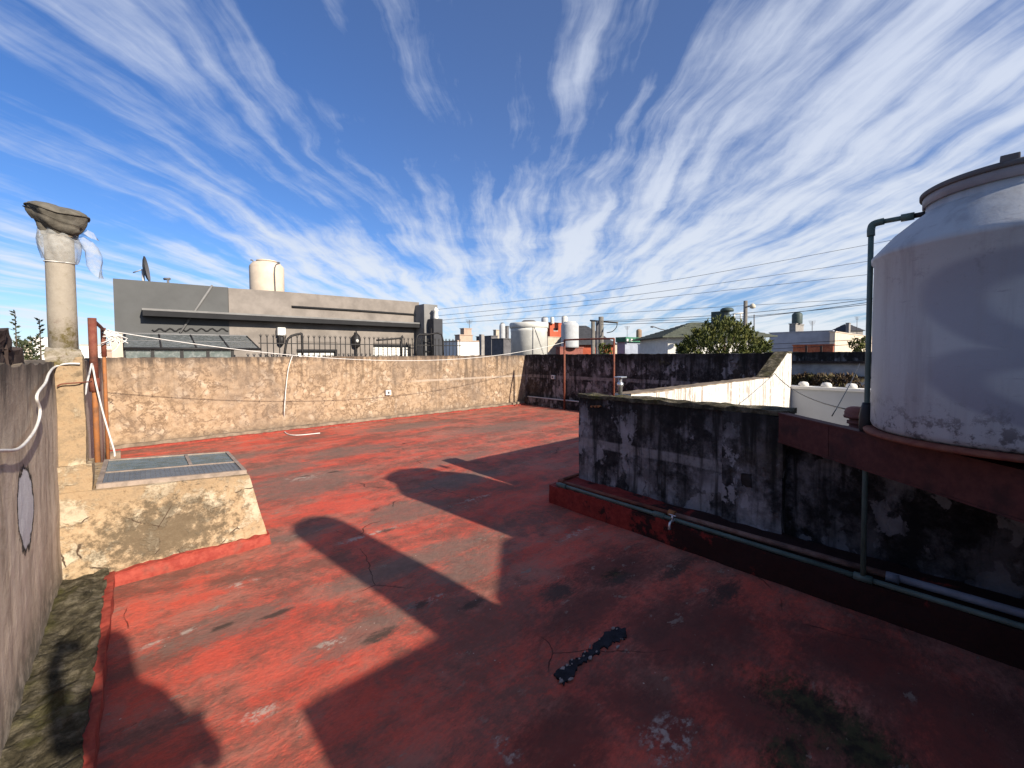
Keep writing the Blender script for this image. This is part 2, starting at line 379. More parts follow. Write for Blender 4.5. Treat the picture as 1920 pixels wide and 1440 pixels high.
def mat_mold(name, seed, band=None, lightness=1.0, patchlo=0.54, ztop=1.15):
    g = material(name); p0 = g.pos(); x, y, z = g.xyz(p0)
    p = g.vm('ADD', p0, (seed, seed * 2.3, 0))
    q = g.warp(p, 4.0, 0.16, 4)
    n = g.noise(g.scl(q, 1, 1, 0.62), 3.6, 5, 0.55); n2 = g.noise(p, 14, 8, 0.72); nb_ = g.noise(p, 1.3, 4, 0.6); nf = g.noise(p, 70, 4, 0.7)
    L = lightness
    col = g.ramp(n2, [(0.35, (0.011 * L, 0.010 * L, 0.011 * L)), (0.55, (0.032 * L, 0.029 * L, 0.029 * L)), (0.72, (0.085 * L, 0.075 * L, 0.07 * L))])
    sm = g.noise(g.scl(q, 1, 1, 0.5), 2.6, 8, 0.66)
    col = g.mix(g.ss(g.m('ADD', sm, g.m('MULTIPLY', g.m('SUBTRACT', n2, 0.5), 0.35)), 0.44, 0.66, 0, 0.72), col, g.mix(nb_, (0.12 * L, 0.105 * L, 0.10 * L), (0.19 * L, 0.175 * L, 0.18 * L)))
    col = g.mix(g.ss(g.noise(p, 1.1, 5, 0.6), 0.52, 0.70, 0, 0.5), col, (0.085 * L, 0.062 * L, 0.045 * L))
    pn_ = g.m('ADD', g.m('ADD', n, g.m('MULTIPLY', g.m('SUBTRACT', nb_, 0.5), 0.35)), g.m('MULTIPLY', g.m('SUBTRACT', n2, 0.5), 0.10))
    pt = g.ss(g.m('ADD', pn_, g.m('MULTIPLY', g.m('SUBTRACT', g.noise(p, 30, 6, .75), 0.5), 0.16)), patchlo + 0.0, patchlo + 0.12)
    edge = g.ss(g.noise(p, 3.6, 6, 0.7), 0.36, 0.66)
    fl_ = g.m('MULTIPLY', g.ss(g.noise(g.scl(q, 1, 1, 0.7), 4.6, 5, 0.58), 0.555, 0.580), g.ss(nb_, 0.38, 0.54))
    col = g.mix(g.m('MULTIPLY', fl_, 0.8), col, g.mix(n2, (0.20 * L, 0.185 * L, 0.185 * L), (0.34 * L, 0.32 * L, 0.325 * L)))
    col = g.mix(g.m('MULTIPLY', pt, g.m('ADD', 0.12, g.m('MULTIPLY', edge, 0.75))), col, g.mix(n2, (0.19 * L, 0.17 * L, 0.17 * L), (0.37 * L, 0.34 * L, 0.345 * L)))
    if band:
        bm_ = g.ss(g.m('ABSOLUTE', g.m('SUBTRACT', g.m('ADD', z, g.m('MULTIPLY', g.m('SUBTRACT', nb_, 0.5), 0.05)), band)), 0.055, 0.035)
        col = g.mix(g.m('MULTIPLY', bm_, g.ss(n2, 0.3, 0.55, 0.2, 0.7)), col, (0.26 * L, 0.235 * L, 0.225 * L))
    drip = g.noise(g.scl(p, 11, 11, 0.8), 1.0, 5, 0.6)
    col = g.mix(g.ss(drip, 0.50, 0.66, 0, 0.80), col, (0.018, 0.017, 0.016))
    topm = g.ss(g.m('ADD', z, g.m('MULTIPLY', g.m('SUBTRACT', drip, 0.5), 0.9)), ztop - 0.42, ztop - 0.02)
    col = g.mix(g.m('MULTIPLY', topm, 0.80), col, (0.020, 0.018, 0.016))
    ms = g.m('MULTIPLY', g.ss(g.noise(p, 1.7, 5, 0.65), 0.60, 0.72), g.ss(n2, 0.4, 0.6))
    col = g.mix(g.m('MULTIPLY', ms, 0.5), col, (0.10, 0.09, 0.025))
    h = g.m('ADD', g.m('MULTIPLY', n2, 0.5), g.m('ADD', g.m('MULTIPLY', nf, 0.2), g.m('MULTIPLY', pt, -0.5)))
    return finish(g, col, 0.95, h, 0.8, 0.02, 0.12)

def mat_cream_box():
    g = material('patchy_cream_render'); p = g.pos(); x, y, z = g.xyz(p)
    q = g.warp(p, 5, 0.14, 4)
    n = g.noise(q, 3.2, 8, 0.68); n2 = g.noise(p, 16, 8, 0.74); nf = g.noise(p, 90, 4, 0.7)
    col = g.ramp(n2, [(0.3, (0.30, 0.20, 0.115)), (0.5, (0.46, 0.33, 0.20)), (0.7, (0.54, 0.42, 0.28))])
    col = g.mix(g.ss(n, 0.50, 0.58, 0, 0.8), col, g.mix(n2, (0.54, 0.45, 0.31), (0.68, 0.60, 0.46)))
    c = Vector((0.12, 4.05, 0.28))
    dv = g.vm('LENGTH', g.scl(g.vm('SUBTRACT', p, tuple(c)), 2.6, 1.0, 4.2))
    dk = g.ss(g.m('ADD', g.m('MULTIPLY', dv, 0.5), g.m('MULTIPLY', g.m('SUBTRACT', n2, 0.5), 2.2)), 0.75, 0.25)
    dk = g.m('MAXIMUM', dk, g.m('MULTIPLY', g.ss(n, 0.42, 0.34), g.ss(n2, 0.40, 0.56)))
    col = g.mix(g.m('MULTIPLY', dk, 0.8), col, (0.105, 0.085, 0.058))
    tp = g.ss(g.m('ADD', z, g.m('MULTIPLY', g.m('SUBTRACT', n, 0.5), 0.3)), 0.50, 0.60)
    col = g.mix(g.m('MULTIPLY', tp, g.ss(n2, 0.42, 0.62, 0, 0.6)), col, (0.20, 0.14, 0.085))
    ck = g.m('MULTIPLY', g.ss(g.vor(g.warp(p, 6, 0.1), 2.6, 'DISTANCE_TO_EDGE'), 0.016, 0.004), g.ss(n, 0.5, 0.56))
    col = g.mix(ck, col, (0.09, 0.06, 0.04))
    h = g.m('ADD', g.m('MULTIPLY', n2, 0.6), g.m('ADD', g.m('MULTIPLY', nf, 0.25), g.ss(n, 0.5, 0.58, 0, 0.4)))
    return finish(g, col, 0.92, h, 0.8, 0.018, 0.15)

def mat_leftwall():
    g = material('grey_brown_streaked_render'); p = g.pos(); x, y, z = g.xyz(p)
    q = g.warp(p, 3, 0.12, 4)
    st = g.noise(g.scl(q, 5, 5, 0.8), 1.3, 8, 0.68); n2 = g.noise(p, 12, 8, 0.72); nf = g.noise(p, 80, 4, 0.7); nb_ = g.noise(q, 1.6, 6, 0.6)
    col = g.ramp(st, [(0.3, (0.26, 0.205, 0.155)), (0.48, (0.52, 0.42, 0.32)), (0.65, (0.70, 0.58, 0.45))])
    col = g.mix(g.ss(n2, 0.45, 0.68, 0, 0.5), col, (0.70, 0.59, 0.46))
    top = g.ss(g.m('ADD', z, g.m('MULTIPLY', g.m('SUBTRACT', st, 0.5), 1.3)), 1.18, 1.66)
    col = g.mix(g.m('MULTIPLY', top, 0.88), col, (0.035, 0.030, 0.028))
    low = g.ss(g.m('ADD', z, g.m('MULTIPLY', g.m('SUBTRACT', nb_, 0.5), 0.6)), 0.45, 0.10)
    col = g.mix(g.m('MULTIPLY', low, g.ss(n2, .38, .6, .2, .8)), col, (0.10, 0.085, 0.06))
    pc = at_x(49, 955, -0.42)
    dl = g.vm('LENGTH', g.scl(g.vm('SUBTRACT', p, tuple(pc)), 0.0, 1 / 0.17, 1 / 0.19))
    dl = g.m('ADD', dl, g.m('MULTIPLY', g.m('SUBTRACT', g.noise(p, 11, 7, .7), 0.5), 0.8))
    col = g.mix(g.ss(dl, 1.16, 1.02), col, (0.03, 0.026, 0.024))
    pin = g.ss(dl, 1.0, 0.93)
    col = g.mix(pin, col, g.mix(n2, (0.50, 0.49, 0.50), (0.70, 0.69, 0.70)))
    h = g.m('ADD', g.m('MULTIPLY', n2, 0.6), g.m('ADD', g.m('MULTIPLY', nf, 0.2), g.m('ADD', g.m('MULTIPLY', st, 0.5), g.m('MULTIPLY', pin, -1.0))))
    return finish(g, col, 0.94, h, 0.8, 0.02, 0.12)

def mat_whitewall():
    g = material('streaked_whitewash'); p = g.pos(); x, y, z = g.xyz(p)
    st = g.noise(g.scl(g.warp(p, 6, 0.04), 13, 13, 0.55), 1.0, 6, 0.7); n2 = g.noise(p, 14, 6, 0.7)
    col = g.mix(n2, (0.68, 0.66, 0.61), (0.78, 0.76, 0.72))
    d = g.m('MULTIPLY', g.ss(st, 0.46, 0.58), g.ss(n2, 0.34, 0.52))
    col = g.mix(g.m('MULTIPLY', d, 0.78), col, (0.26, 0.19, 0.14))
    return finish(g, col, 0.9, n2, 0.4, 0.01, 0.2)

def mat_moss_ledge():
    g = material('mossy_rough_concrete'); p = g.pos()
    n = g.noise(g.warp(p, 8, 0.06), 9, 9, 0.72); n2 = g.noise(p, 40, 6, 0.75); st = g.noise(g.scl(p, 9, 7, 6), 1.8, 8, 0.75)
    col = g.ramp(n, [(0.34, (0.018, 0.016, 0.011)), (0.5, (0.085, 0.072, 0.045)), (0.66, (0.24, 0.205, 0.145))])
    col = g.mix(g.ss(st, 0.52, 0.64, 0, 0.5), col, (0.20, 0.17, 0.12))
    col = g.mix(g.ss(g.noise(p, 5, 4), 0.55, 0.66, 0, 0.5), col, (0.09, 0.085, 0.022))
    return finish(g, col, 0.95, g.m('ADD', n, g.m('MULTIPLY', n2, 0.5)), 1.0, 0.03, 0.1)

def mat_concrete_pipe():
    g = material('fibre_cement_lichen'); p = g.pos(); x, y, z = g.xyz(p)
    n = g.noise(p, 26, 6, 0.72); nb_ = g.noise(g.warp(p, 5, 0.1), 5, 7, 0.7)
    col = g.mix(n, (0.29, 0.25, 0.20), (0.42, 0.37, 0.30))
    lich = g.ss(g.m('ADD', nb_, g.m('MULTIPLY', g.m('SUBTRACT', 2.1, z), 0.35)), 0.55, 0.75)
    col = g.mix(g.m('MULTIPLY', lich, g.ss(n, 0.40, 0.58)), col, g.mix(nb_, (0.10, 0.085, 0.03), (0.17, 0.13, 0.05)))
    col = g.mix(g.ss(g.noise(p, 8, 6, .7), 0.58, 0.7, 0, 0.55), col, (0.16, 0.10, 0.075))
    return finish(g, col, 0.93, n, 0.5, 0.008, 0.12)

def mat_rust(name, a, b, dirt=(0.05, 0.03, 0.025), spec=0.25):
    g = material(name); p = g.pos(); n = g.noise(p, 18, 8, 0.7); n2 = g.noise(p, 5, 5, 0.65)
    col = g.mix(g.ss(n, 0.35, 0.65), a, b)
    col = g.mix(g.ss(n2, 0.5, 0.68, 0, 0.7), col, dirt)
    return finish(g, col, 0.75, n, 0.5, 0.004, spec)

def mat_ledge():
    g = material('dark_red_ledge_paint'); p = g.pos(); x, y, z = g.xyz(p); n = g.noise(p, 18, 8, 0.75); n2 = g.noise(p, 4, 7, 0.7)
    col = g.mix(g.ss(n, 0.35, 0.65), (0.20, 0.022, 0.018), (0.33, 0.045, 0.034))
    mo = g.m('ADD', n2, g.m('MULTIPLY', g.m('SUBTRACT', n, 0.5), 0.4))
    th = g.ss(y, 2.9, 0.9, 0.62, 0.34)  # black mould thickened towards the near end to paint in the ledge's shade
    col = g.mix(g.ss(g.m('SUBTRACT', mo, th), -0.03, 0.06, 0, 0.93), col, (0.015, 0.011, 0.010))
    return finish(g, col, 0.8, n, 0.5, 0.006, 0.2)

def mat_tank():
    g = material('grey_water_tank_plastic'); o = g.obj(); x, y, z = g.xyz(o)
    ang = g.m('ARCTAN2', g.m('SUBTRACT', g.m('MULTIPLY', x, ACX.y), g.m('MULTIPLY', y, ACX.x)),
              g.m('ADD', g.m('MULTIPLY', x, ACX.x), g.m('MULTIPLY', y, ACX.y)))   # 0 on the side that shows the emblem
    n = g.noise(o, 7, 7, 0.68); nf = g.noise(o, 60, 4, 0.7); st = g.noise(g.scl(o, 8, 8, 0.6), 1.2, 5, 0.65)
    col = g.mix(n, (0.395, 0.415, 0.44), (0.475, 0.495, 0.52))
    a2 = g.m('ADD', ang, g.m('MULTIPLY', g.m('SUBTRACT', g.noise(o, 3, 2), 0.5), 0.10))
    def ring(ca, cz, ra, rz, w):
        u = g.m('DIVIDE', g.m('SUBTRACT', a2, ca), ra); v = g.m('DIVIDE', g.m('SUBTRACT', z, g.m('ADD', cz, g.m('MULTIPLY', g.m('SUBTRACT', a2, ca), 0.10))), rz)
        L = g.m('SQRT', g.m('ADD', g.m('MULTIPLY', u, u), g.m('MULTIPLY', v, v)))
        return g.ss(g.m('ABSOLUTE', g.m('SUBTRACT', L, 1.0)), w, w * 0.45)
    em = g.m('MAXIMUM', ring(0.05, 0.60, 0.80, 0.20, 0.36), ring(0.10, 0.25, 0.72, 0.14, 0.40))
    col = g.mix(g.m('MULTIPLY', em, 0.55), col, (0.19, 0.20, 0.27))
    col = g.mix(g.ss(st, 0.46, 0.70, 0, 0.55), col, (0.27, 0.265, 0.28))
    sc2 = g.noise(g.scl(o, 3, 3, 26), 1.6, 7, 0.75)
    col = g.mix(g.m('MULTIPLY', g.ss(sc2, 0.58, 0.66), g.ss(n, 0.45, 0.6, 0, 0.5)), col, (0.22, 0.22, 0.24))
    col = g.mix(g.ss(g.noise(o, 34, 7, .8), 0.58, 0.72, 0, 0.4), col, (0.20, 0.195, 0.21))
    low = g.m('MULTIPLY', g.ss(z, 0.26, 0.02), g.ss(g.noise(o, 14, 8, 0.75), 0.50, 0.60))
    col = g.mix(g.m('MULTIPLY', low, 0.85), col, (0.07, 0.065, 0.075))
    up = g.m('MULTIPLY', g.ss(g.m('ABSOLUTE', g.m('SUBTRACT', z, 0.84)), 0.12, 0.02), g.ss(g.noise(o, 11, 8, 0.75), 0.53, 0.66))
    col = g.mix(g.m('MULTIPLY', up, 0.45), col, (0.17, 0.16, 0.19))
    # scratched rectangle where a sticker has come off
    rect = g.m('MULTIPLY', g.ss(g.m('ABSOLUTE', g.m('ADD', ang, 0.86)), 0.255, 0.245), g.ss(g.m('ABSOLUTE', g.m('SUBTRACT', z, 0.12)), 0.085, 0.080))
    rin = g.m('MULTIPLY', g.ss(g.m('ABSOLUTE', g.m('ADD', ang, 0.86)), 0.245, 0.235), g.ss(g.m('ABSOLUTE', g.m('SUBTRACT', z, 0.12)), 0.078, 0.073))
    col = g.mix(g.m('MULTIPLY', rin, 0.45), col, (0.40, 0.40, 0.47))
    col = g.mix(g.m('MULTIPLY', g.m('SUBTRACT', rect, rin, clamp=True), g.ss(n, 0.42, 0.5)), col, (0.07, 0.07, 0.09))
    return finish(g, col, 0.5, g.m('ADD', nf, g.m('MULTIPLY', n, 2)), 0.12, 0.006, 0.35)

def mat_glass(name, tint, alpha=0.5, rough=0.12):
    g = material(name); b = g.bsdf
    n = g.noise(g.pos(), 12, 5, .65)
    finish(g, g.mix(g.ss(n, .4, .7, 0, .35), tint, (0.42, 0.43, 0.42)), g.ss(n, .35, .7, rough, rough + .3), None, spec=0.5)
    b.inputs['Alpha'].default_value = alpha
    return g.mat

def mat_tulle():
    g = material('thin_white_net'); b = g.bsdf
    finish(g, (0.46, 0.46, 0.44), 0.9, None, spec=0.1)
    n = g.noise(g.pos(), 30, 4, .6)
    g.put(b.inputs['Alpha'], g.ss(n, 0.3, 0.7, 0.30, 0.58))
    return g.mat

def mat_foliage(name, a, b, c, scale=3.0, use_obj=False):
    g = material(name); p = g.obj() if use_obj else g.pos(); n = g.noise(p, scale, 4, .6); n2 = g.noise(p, scale * 9, 3)
    col = g.ramp(g.m('ADD', g.m('MULTIPLY', n, .65), g.m('MULTIPLY', n2, .35)), [(.36, a), (.5, b), (.64, c)])
    finish(g, col, 0.7, None, spec=0.25)
    g.bsdf.inputs['Transmission Weight'].default_value = 0.0
    return g.mat

def mat_brick():
    g = material('painted_red_brick'); p = g.pos(); x, y, z = g.xyz(p)
    n = g.noise(p, 6, 6, .7)
    return finish(g, g.mix(g.ss(n, .35, .65), (0.22, 0.065, 0.04), (0.33, 0.12, 0.07)), 0.9, n, .4, .01, .15)

TANK_C = Vector((3.28, -0.12, 1.17))
ACX = Vector((-0.62, -0.30)); ACX.normalize()
M = dict(
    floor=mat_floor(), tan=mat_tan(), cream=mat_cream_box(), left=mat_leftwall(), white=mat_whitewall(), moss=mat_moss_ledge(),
    moldB=mat_mold('black_mould_render', 0.0, 0.92, 1.15, 0.53, 1.60), moldD=mat_mold('mould_over_old_render', 5.3, 0.63, 1.42, 0.495),
    moldE=mat_mold('damp_black_render', 9.1, None, 0.95, 0.53), pier=mat_mold('flaking_grey_render', 14.2, None, 1.55, 0.44),
    pipe=mat_concrete_pipe(), tank=mat_tank(), tulle=mat_tulle(),
    rust=mat_rust('rusty_red_paint', (0.17, 0.045, 0.03), (0.24, 0.085, 0.05)), orange=mat_rust('orange_rust', (0.40, 0.155, 0.05), (0.30, 0.13, 0.06), (0.12, 0.06, 0.03)),
    brownpipe=mat_rust('brown_iron_pipe', (0.16, 0.08, 0.06), (0.24, 0.15, 0.12), (0.08, 0.05, 0.045)),
    greenpipe=plain('grey_green_pipe', (0.10, 0.145, 0.125), 0.5, 0.2, 9), greypipe=plain('blue_grey_pipe', (0.17, 0.19, 0.23), 0.5, 0.2, 9),
    beam=mat_rust('dark_red_beam_paint', (0.075, 0.022, 0.020), (0.11, 0.035, 0.03), (0.03, 0.015, 0.015)),
    vent=mat_rust('terracotta_vent', (0.22, 0.075, 0.06), (0.28, 0.11, 0.085), (0.12, 0.05, 0.04)),
    redskirt=mat_rust('red_skirting_paint', (0.27, 0.036, 0.025), (0.38, 0.070, 0.046), (0.17, 0.065, 0.048)),
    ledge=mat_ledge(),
    rubble=plain('black_broken_brick', (0.055, 0.040, 0.036), 0.95, 0.4, 14, 0.1),
    curb=plain('stained_cement_curb', (0.25, 0.195, 0.145), 0.95, 0.35, 7, 0.1, bstr=.6),
    lid=plain('grey_tank_lid', (0.26, 0.26, 0.29), 0.5, 0.15, 6), blackp=plain('black_plastic', (0.02, 0.02, 0.022), 0.5, 0.2, 9),
    chrome=plain('worn_chrome', (0.62, 0.62, 0.64), 0.3, 0.2, 30, 0.5, 0.8), wire=plain('white_cable', (0.74, 0.72, 0.68), 0.6, 0.12, 20),
    frame=plain('dusty_steel_frame', (0.33, 0.26, 0.21), 0.7, 0.25, 14), glass=mat_glass('dusty_green_glass', (0.10, 0.16, 0.17), 0.93, .16),
    mesh_glass=mat_glass('wired_glass', (0.115, 0.15, 0.185), 0.96, .25), cloth=plain('grey_brown_sackcloth', (0.135, 0.122, 0.10), 0.95, 0.35, 16, 0.1, bstr=.6),
    whitebox=plain('white_plastic', (0.75, 0.74, 0.70), 0.5, 0.1, 20), peel=plain('white_lime_patch', (0.60, 0.59, 0.60), 0.9, 0.2, 22, 0.1, bstr=.6),
    tar=plain('blue_black_tar', (0.022, 0.022, 0.028), 0.8, 0.4, 22, 0.15, bstr=.9), flake=plain('paint_flake', (0.30, 0.25, 0.23), 0.85, 0.25, 40),
    greyA=plain('grey_facade_paint', (0.112, 0.114, 0.114), 0.9, 0.07, 2.2, 0.12), greyB=plain('warm_grey_render', (0.255, 0.225, 0.20), 0.92, 0.16, 2.6, 0.12),
    greyD=plain('dark_grey_paint', (0.055, 0.056, 0.063), 0.8, 0.12, 4), eave=plain('grey_eave_concrete', (0.22, 0.215, 0.21), 0.9, 0.12, 4),
    soffit=plain('charcoal_soffit', (0.022, 0.022, 0.024), 0.85, 0.12, 4), black=plain('black_iron', (0.02, 0.018, 0.018), 0.55, 0.2, 20),
    wpaint=plain('white_paint', (0.76, 0.74, 0.69), 0.85, 0.08, 3), creamtank=plain('cream_tank', (0.66, 0.55, 0.43), 0.7, 0.10, 3),
    whitetank=plain('white_cement_tank', (0.66, 0.65, 0.60), 0.85, 0.12, 3), greytank=plain('pale_grey_tank', (0.46, 0.47, 0.48), 0.7, 0.1, 4),
    canopy=mat_glass('smoky_canopy_glass', (0.13, 0.145, 0.14), 0.72, .2), winglass=mat_glass('window_glass', (0.16, 0.19, 0.18), 0.85, .08),
    concrete=plain('grey_concrete', (0.30, 0.28, 0.26), 0.92, 0.2, 4), conc_dark=plain('dark_concrete', (0.13, 0.125, 0.13), 0.92, 0.2, 3),
    pink=plain('pink_beige_render', (0.48, 0.35, 0.27), 0.92, 0.12, 2), beige=plain('beige_render', (0.50, 0.43, 0.34), 0.92, 0.15, 2),
    orangewall=plain('orange_red_wall', (0.46, 0.10, 0.05), 0.85, 0.15, 2), brick=mat_brick(), slate=plain('charcoal_roof', (0.055, 0.056, 0.062), 0.85, 0.2, 3),
    tile=plain('mossy_green_roof_tile', (0.105, 0.115, 0.085), 0.85, 0.25, 5), bandwall=plain('grey_banded_render', (0.44, 0.42, 0.40), 0.9, 0.35, 2.2), bluewall=plain('blue_grey_painted_wall', (0.31, 0.34, 0.41), 0.88, 0.12, 1.6),
    greenroof=plain('green_sheet_roof', (0.045, 0.17, 0.10), 0.6, 0.15, 3), woodpole=plain('grey_timber_pole', (0.18, 0.165, 0.145), 0.9, 0.2, 6),
    greentank=plain('dark_green_tank', (0.06, 0.085, 0.08), 0.55, 0.15, 4), browntank=plain('brown_tank', (0.30, 0.21, 0.14), 0.8, 0.15, 3),
    winbrown=plain('brown_shutter', (0.14, 0.07, 0.035), 0.7, 0.15, 8), patio=plain('pale_patio_paint', (0.46, 0.475, 0.50), 0.85, 0.06, 2),
    ground=plain('street_ground', (0.11, 0.105, 0.10), 0.95, 0.2, 0.2), roofs=plain('flat_roof_membrane', (0.24, 0.20, 0.18), 0.9, 0.2, 0.8),
    fol=mat_foliage('conifer_leaf', (0.026, 0.040, 0.010), (0.085, 0.100, 0.020), (0.165, 0.155, 0.035)), fol2=mat_foliage('twig_leaf', (0.03, 0.04, 0.018), (0.05, 0.062, 0.026), (0.08, 0.09, 0.035)),
    dryplant=mat_foliage('dry_plant', (0.05, 0.028, 0.018), (0.10, 0.065, 0.035), (0.15, 0.14, 0.05)), bark=plain('bark', (0.09, 0.065, 0.045), 0.95, 0.25, 10),
    skin=plain('skin', (0.42, 0.25, 0.18), 0.6, 0.05, 10), shirt=plain('dark_cloth', (0.05, 0.055, 0.07), 0.9, 0.15, 20),
    lampglow=plain('lamp_housing', (0.62, 0.55, 0.42), 0.6, 0.1, 10),
)

# ------------------------------------------------------------------ ground and terrace
bm = nb(); s_ = 1200
bm.faces.new([bm.verts.new(q) for q in ((-s_, -s_, -3.8), (s_, -s_, -3.8), (s_, s_, -3.8), (-s_, s_, -3.8))])
struct('ground', bm, M['ground'])

bm = nb(); cache = {}
def sheet(x0, x1, y0, y1, res=0.12):
    grid_face(bm, Vector((x0, y0, 0)), Vector((x1 - x0, 0, 0)), Vector((0, y1 - y0, 0)), round((x1 - x0) / res), round((y1 - y0) / res), cache)
sheet(-0.72, 3.72, -2.16, 9.96); sheet(3.72, 9.60, 2.64, 9.96)
for v in bm.verts:
    p = v.co
    v.co.z += 0.006 * mnoise.noise(Vector((p.x * 1.1, p.y * 1.1, 3))) + 0.0025 * mnoise.noise(Vector((p.x * 4, p.y * 4, 8)))
bmesh.ops.recalc_face_normals(bm, faces=bm.faces[:])
if sum(f.normal.z for f in bm.faces) < 0: bmesh.ops.reverse_faces(bm, faces=bm.faces[:])
for f in bm.faces: f.smooth = True
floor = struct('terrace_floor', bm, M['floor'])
# torn hole in the paint that shows the tar below
def fl_pts(lst, z=0.012): return [at_z(px, py, z) for px, py in lst]
TP = [(1040, 1262), (1058, 1252), (1068, 1240), (1084, 1234), (1100, 1222), (1112, 1212), (1122, 1196), (1133, 1186), (1148, 1180), (1160, 1174), (1172, 1178), (1176, 1186), (1168, 1198), (1150, 1203), (1138, 1212), (1126, 1218), (1112, 1232), (1096, 1240), (1082, 1252), (1070, 1268), (1058, 1280), (1048, 1274)]
def flat_rag(pts, step, amp, seed):
    out = ragged(pts, step, amp, seed)
    for q_ in out: q_.z = pts[0].z
    return out
bm = nb(); prism(bm, flat_rag(fl_pts(TP, .0085), 0.012, 0.013, 3), (0, 0, -0.02))
part(floor, 'tar_patch', bm, M['tar'], 'strip of bare blue black tar torn out of the red paint')
rnd = random.Random(5)
for i in range(24):
    a, b = rnd.choice(TP); px, py = a + rnd.gauss(0, 5), b + rnd.gauss(0, 4)
    c = at_z(px, py, 0.011); r = rnd.choice((.003, .004, .006, .006, .009, .014)); k = rnd.randint(5, 8); an0 = rnd.uniform(0, 6)
    bm = nb(); prism(bm, [c + Vector((r * rnd.uniform(.5, 1.5) * math.cos(a_ + an0), r * rnd.uniform(.4, 1.0) * math.sin(a_ + an0), rnd.uniform(-.001, .002))) for a_ in [6.283 * j / k for j in range(k)]], (0, 0, -0.006))
    part(floor, 'paint_flake', bm, M['flake'])

bm = nb(); box(bm, -0.70, 9.62, 2.68, 10.02, -3.8, -0.03); box(bm, -0.70, 3.9, -9.0, 2.68, -3.8, -0.031)
solo('house_block', bm, M['concrete'], 'house below the red roof terrace', 'building')

# wall A: sunlit tan wall
t = thing('parapet_wall', 'long sunlit tan plaster wall, mottled and stained, along the far side of the red terrace', 'wall', (4.4, 9.93, 0))
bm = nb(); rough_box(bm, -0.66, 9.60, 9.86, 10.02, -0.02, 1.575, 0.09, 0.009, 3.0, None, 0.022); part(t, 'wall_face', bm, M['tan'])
bm = nb(); rough_box(bm, -0.40, 9.38, 9.745, 9.88, -0.02, 0.085, 0.05, 0.012, 5.0, None, 0.010, 2); part(t, 'cement_curb', bm, M['curb'])
bm = nb(); rough_box(bm, -0.40, 9.36, 9.66, 9.76, -0.02, 0.030, 0.05, 0.010, 5.0, None, 0.010, 4); part(t, 'red_skirting', bm, M['redskirt'])
# wall B: dark wall
t = thing('parapet_wall', 'black mould-stained wall closing the far right end of the terrace', 'wall', (9.46, 6.2, 0))
bm = nb(); rough_box(bm, 9.39, 9.56, 2.675, 9.84, -0.02, 1.60, 0.09, 0.009, 3.0, None, 0.018, 1); part(t, 'wall_face', bm, M['moldB'])
bm = nb(); rough_box(bm, 9.22, 9.41, 2.75, 9.72, -0.02, 0.24, 0.06, 0.012, 5.0, None, 0.012, 3); part(t, 'cement_curb', bm, M['moldE'])
# wall C: white on its sunny side, steps up by a sloping coping
def ctop(x, y):
    return 0.0 if x < 8.35 else (min(1.0, (x - 8.35) / 0.95)) * 0.44
t = thing('parapet_wall', 'low whitewashed wall with dark drips that slopes up to meet the black wall', 'wall', (6.6, 2.55, 0))
bm = nb(); rough_box(bm, 3.90, 9.585, 2.46, 2.66, -3.7, 1.165, 0.10, 0.005, 3.0, ctop, 0.010, 6); part(t, 'wall_face', bm, M['white'])
bm = nb(); rough_box(bm, 3.90, 8.34, 2.462, 2.672, 1.158, 1.176, 0.06, 0.004, 5.0, None, 0.006, 7); part(t, 'top_skim', bm, M['curb'])
bm = nb(); prism(bm, [(8.30, 2.452, 1.160), (9.30, 2.452, 1.160 + .44), (9.59, 2.452, 1.160 + .44), (9.59, 2.452, 1.195 + .44), (9.29, 2.452, 1.195 + .44), (8.30, 2.452, 1.190)], (0, .225, 0))
bmesh.ops.subdivide_edges(bm, edges=bm.edges[:], cuts=7, use_grid_fill=True)
for v in bm.verts: v.co += Vector(mnoise.noise_vector(v.co * 9)) * 0.007
part(t, 'sloping_coping', bm, M['moss'])
# wall D
t = thing('parapet_wall', 'low blackened wall with peeling pale patches above the pipes on the red ledge', 'wall', (3.78, 2.0, 0))
bm = nb(); rough_box(bm, 3.68, 3.895, 1.40, 2.99, -0.02, 1.125, 0.06, 0.010, 4.0, None, 0.012, 8); part(t, 'wall_face', bm, M['moldD'])
bm = nb(); rough_box(bm, 3.655, 3.91, 0.985, 1.43, -0.02, 1.115, 0.05, 0.008, 5.0, None, 0.008, 9); pr = part(t, 'pier', bm, M['pier'], 'pier of flaking grey render')
bm = nb(); rough_box(bm, 3.662, 3.92, 0.96, 3.00, 1.118, 1.155, 0.05, 0.008, 6.0, None, 0.016, 11); part(t, 'coping', bm, M['moss'])
c = at_x(1400, 900, 3.652)
bm = nb(); prism(bm, ragged([at_x(px, py, 3.646) for px, py in ((1389, 887), (1409, 889), (1410, 914), (1391, 912))], .02, .004, 2), (0.01, 0, 0)); part(t, 'dark_hole', bm, M['black'])
for px in (1115, 1122, 1128):
    a = at_x(px, 761, 3.70); bm = nb(); tube(bm, [a, a + Vector((-0.05, 0.01, -0.004))], 0.012, 8); part(t, 'pipe_stub', bm, M['orange'])
# wall E
bm = nb(); rough_box(bm, 3.74, 3.92, -1.5, 0.99, -3.7, 1.06, 0.07, 0.010, 4.0, None, 0.01, 12)
solo('parapet_wall', bm, M['moldE'], 'damp black wall with grey patches under the steel beam and water tank', 'wall')
# ledge with pipes
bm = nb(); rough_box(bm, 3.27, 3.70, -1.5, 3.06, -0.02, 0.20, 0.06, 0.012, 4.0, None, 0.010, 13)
solo('low_ledge', bm, M['ledge'], 'low dark red painted ledge carrying water pipes along the black wall', 'ledge')

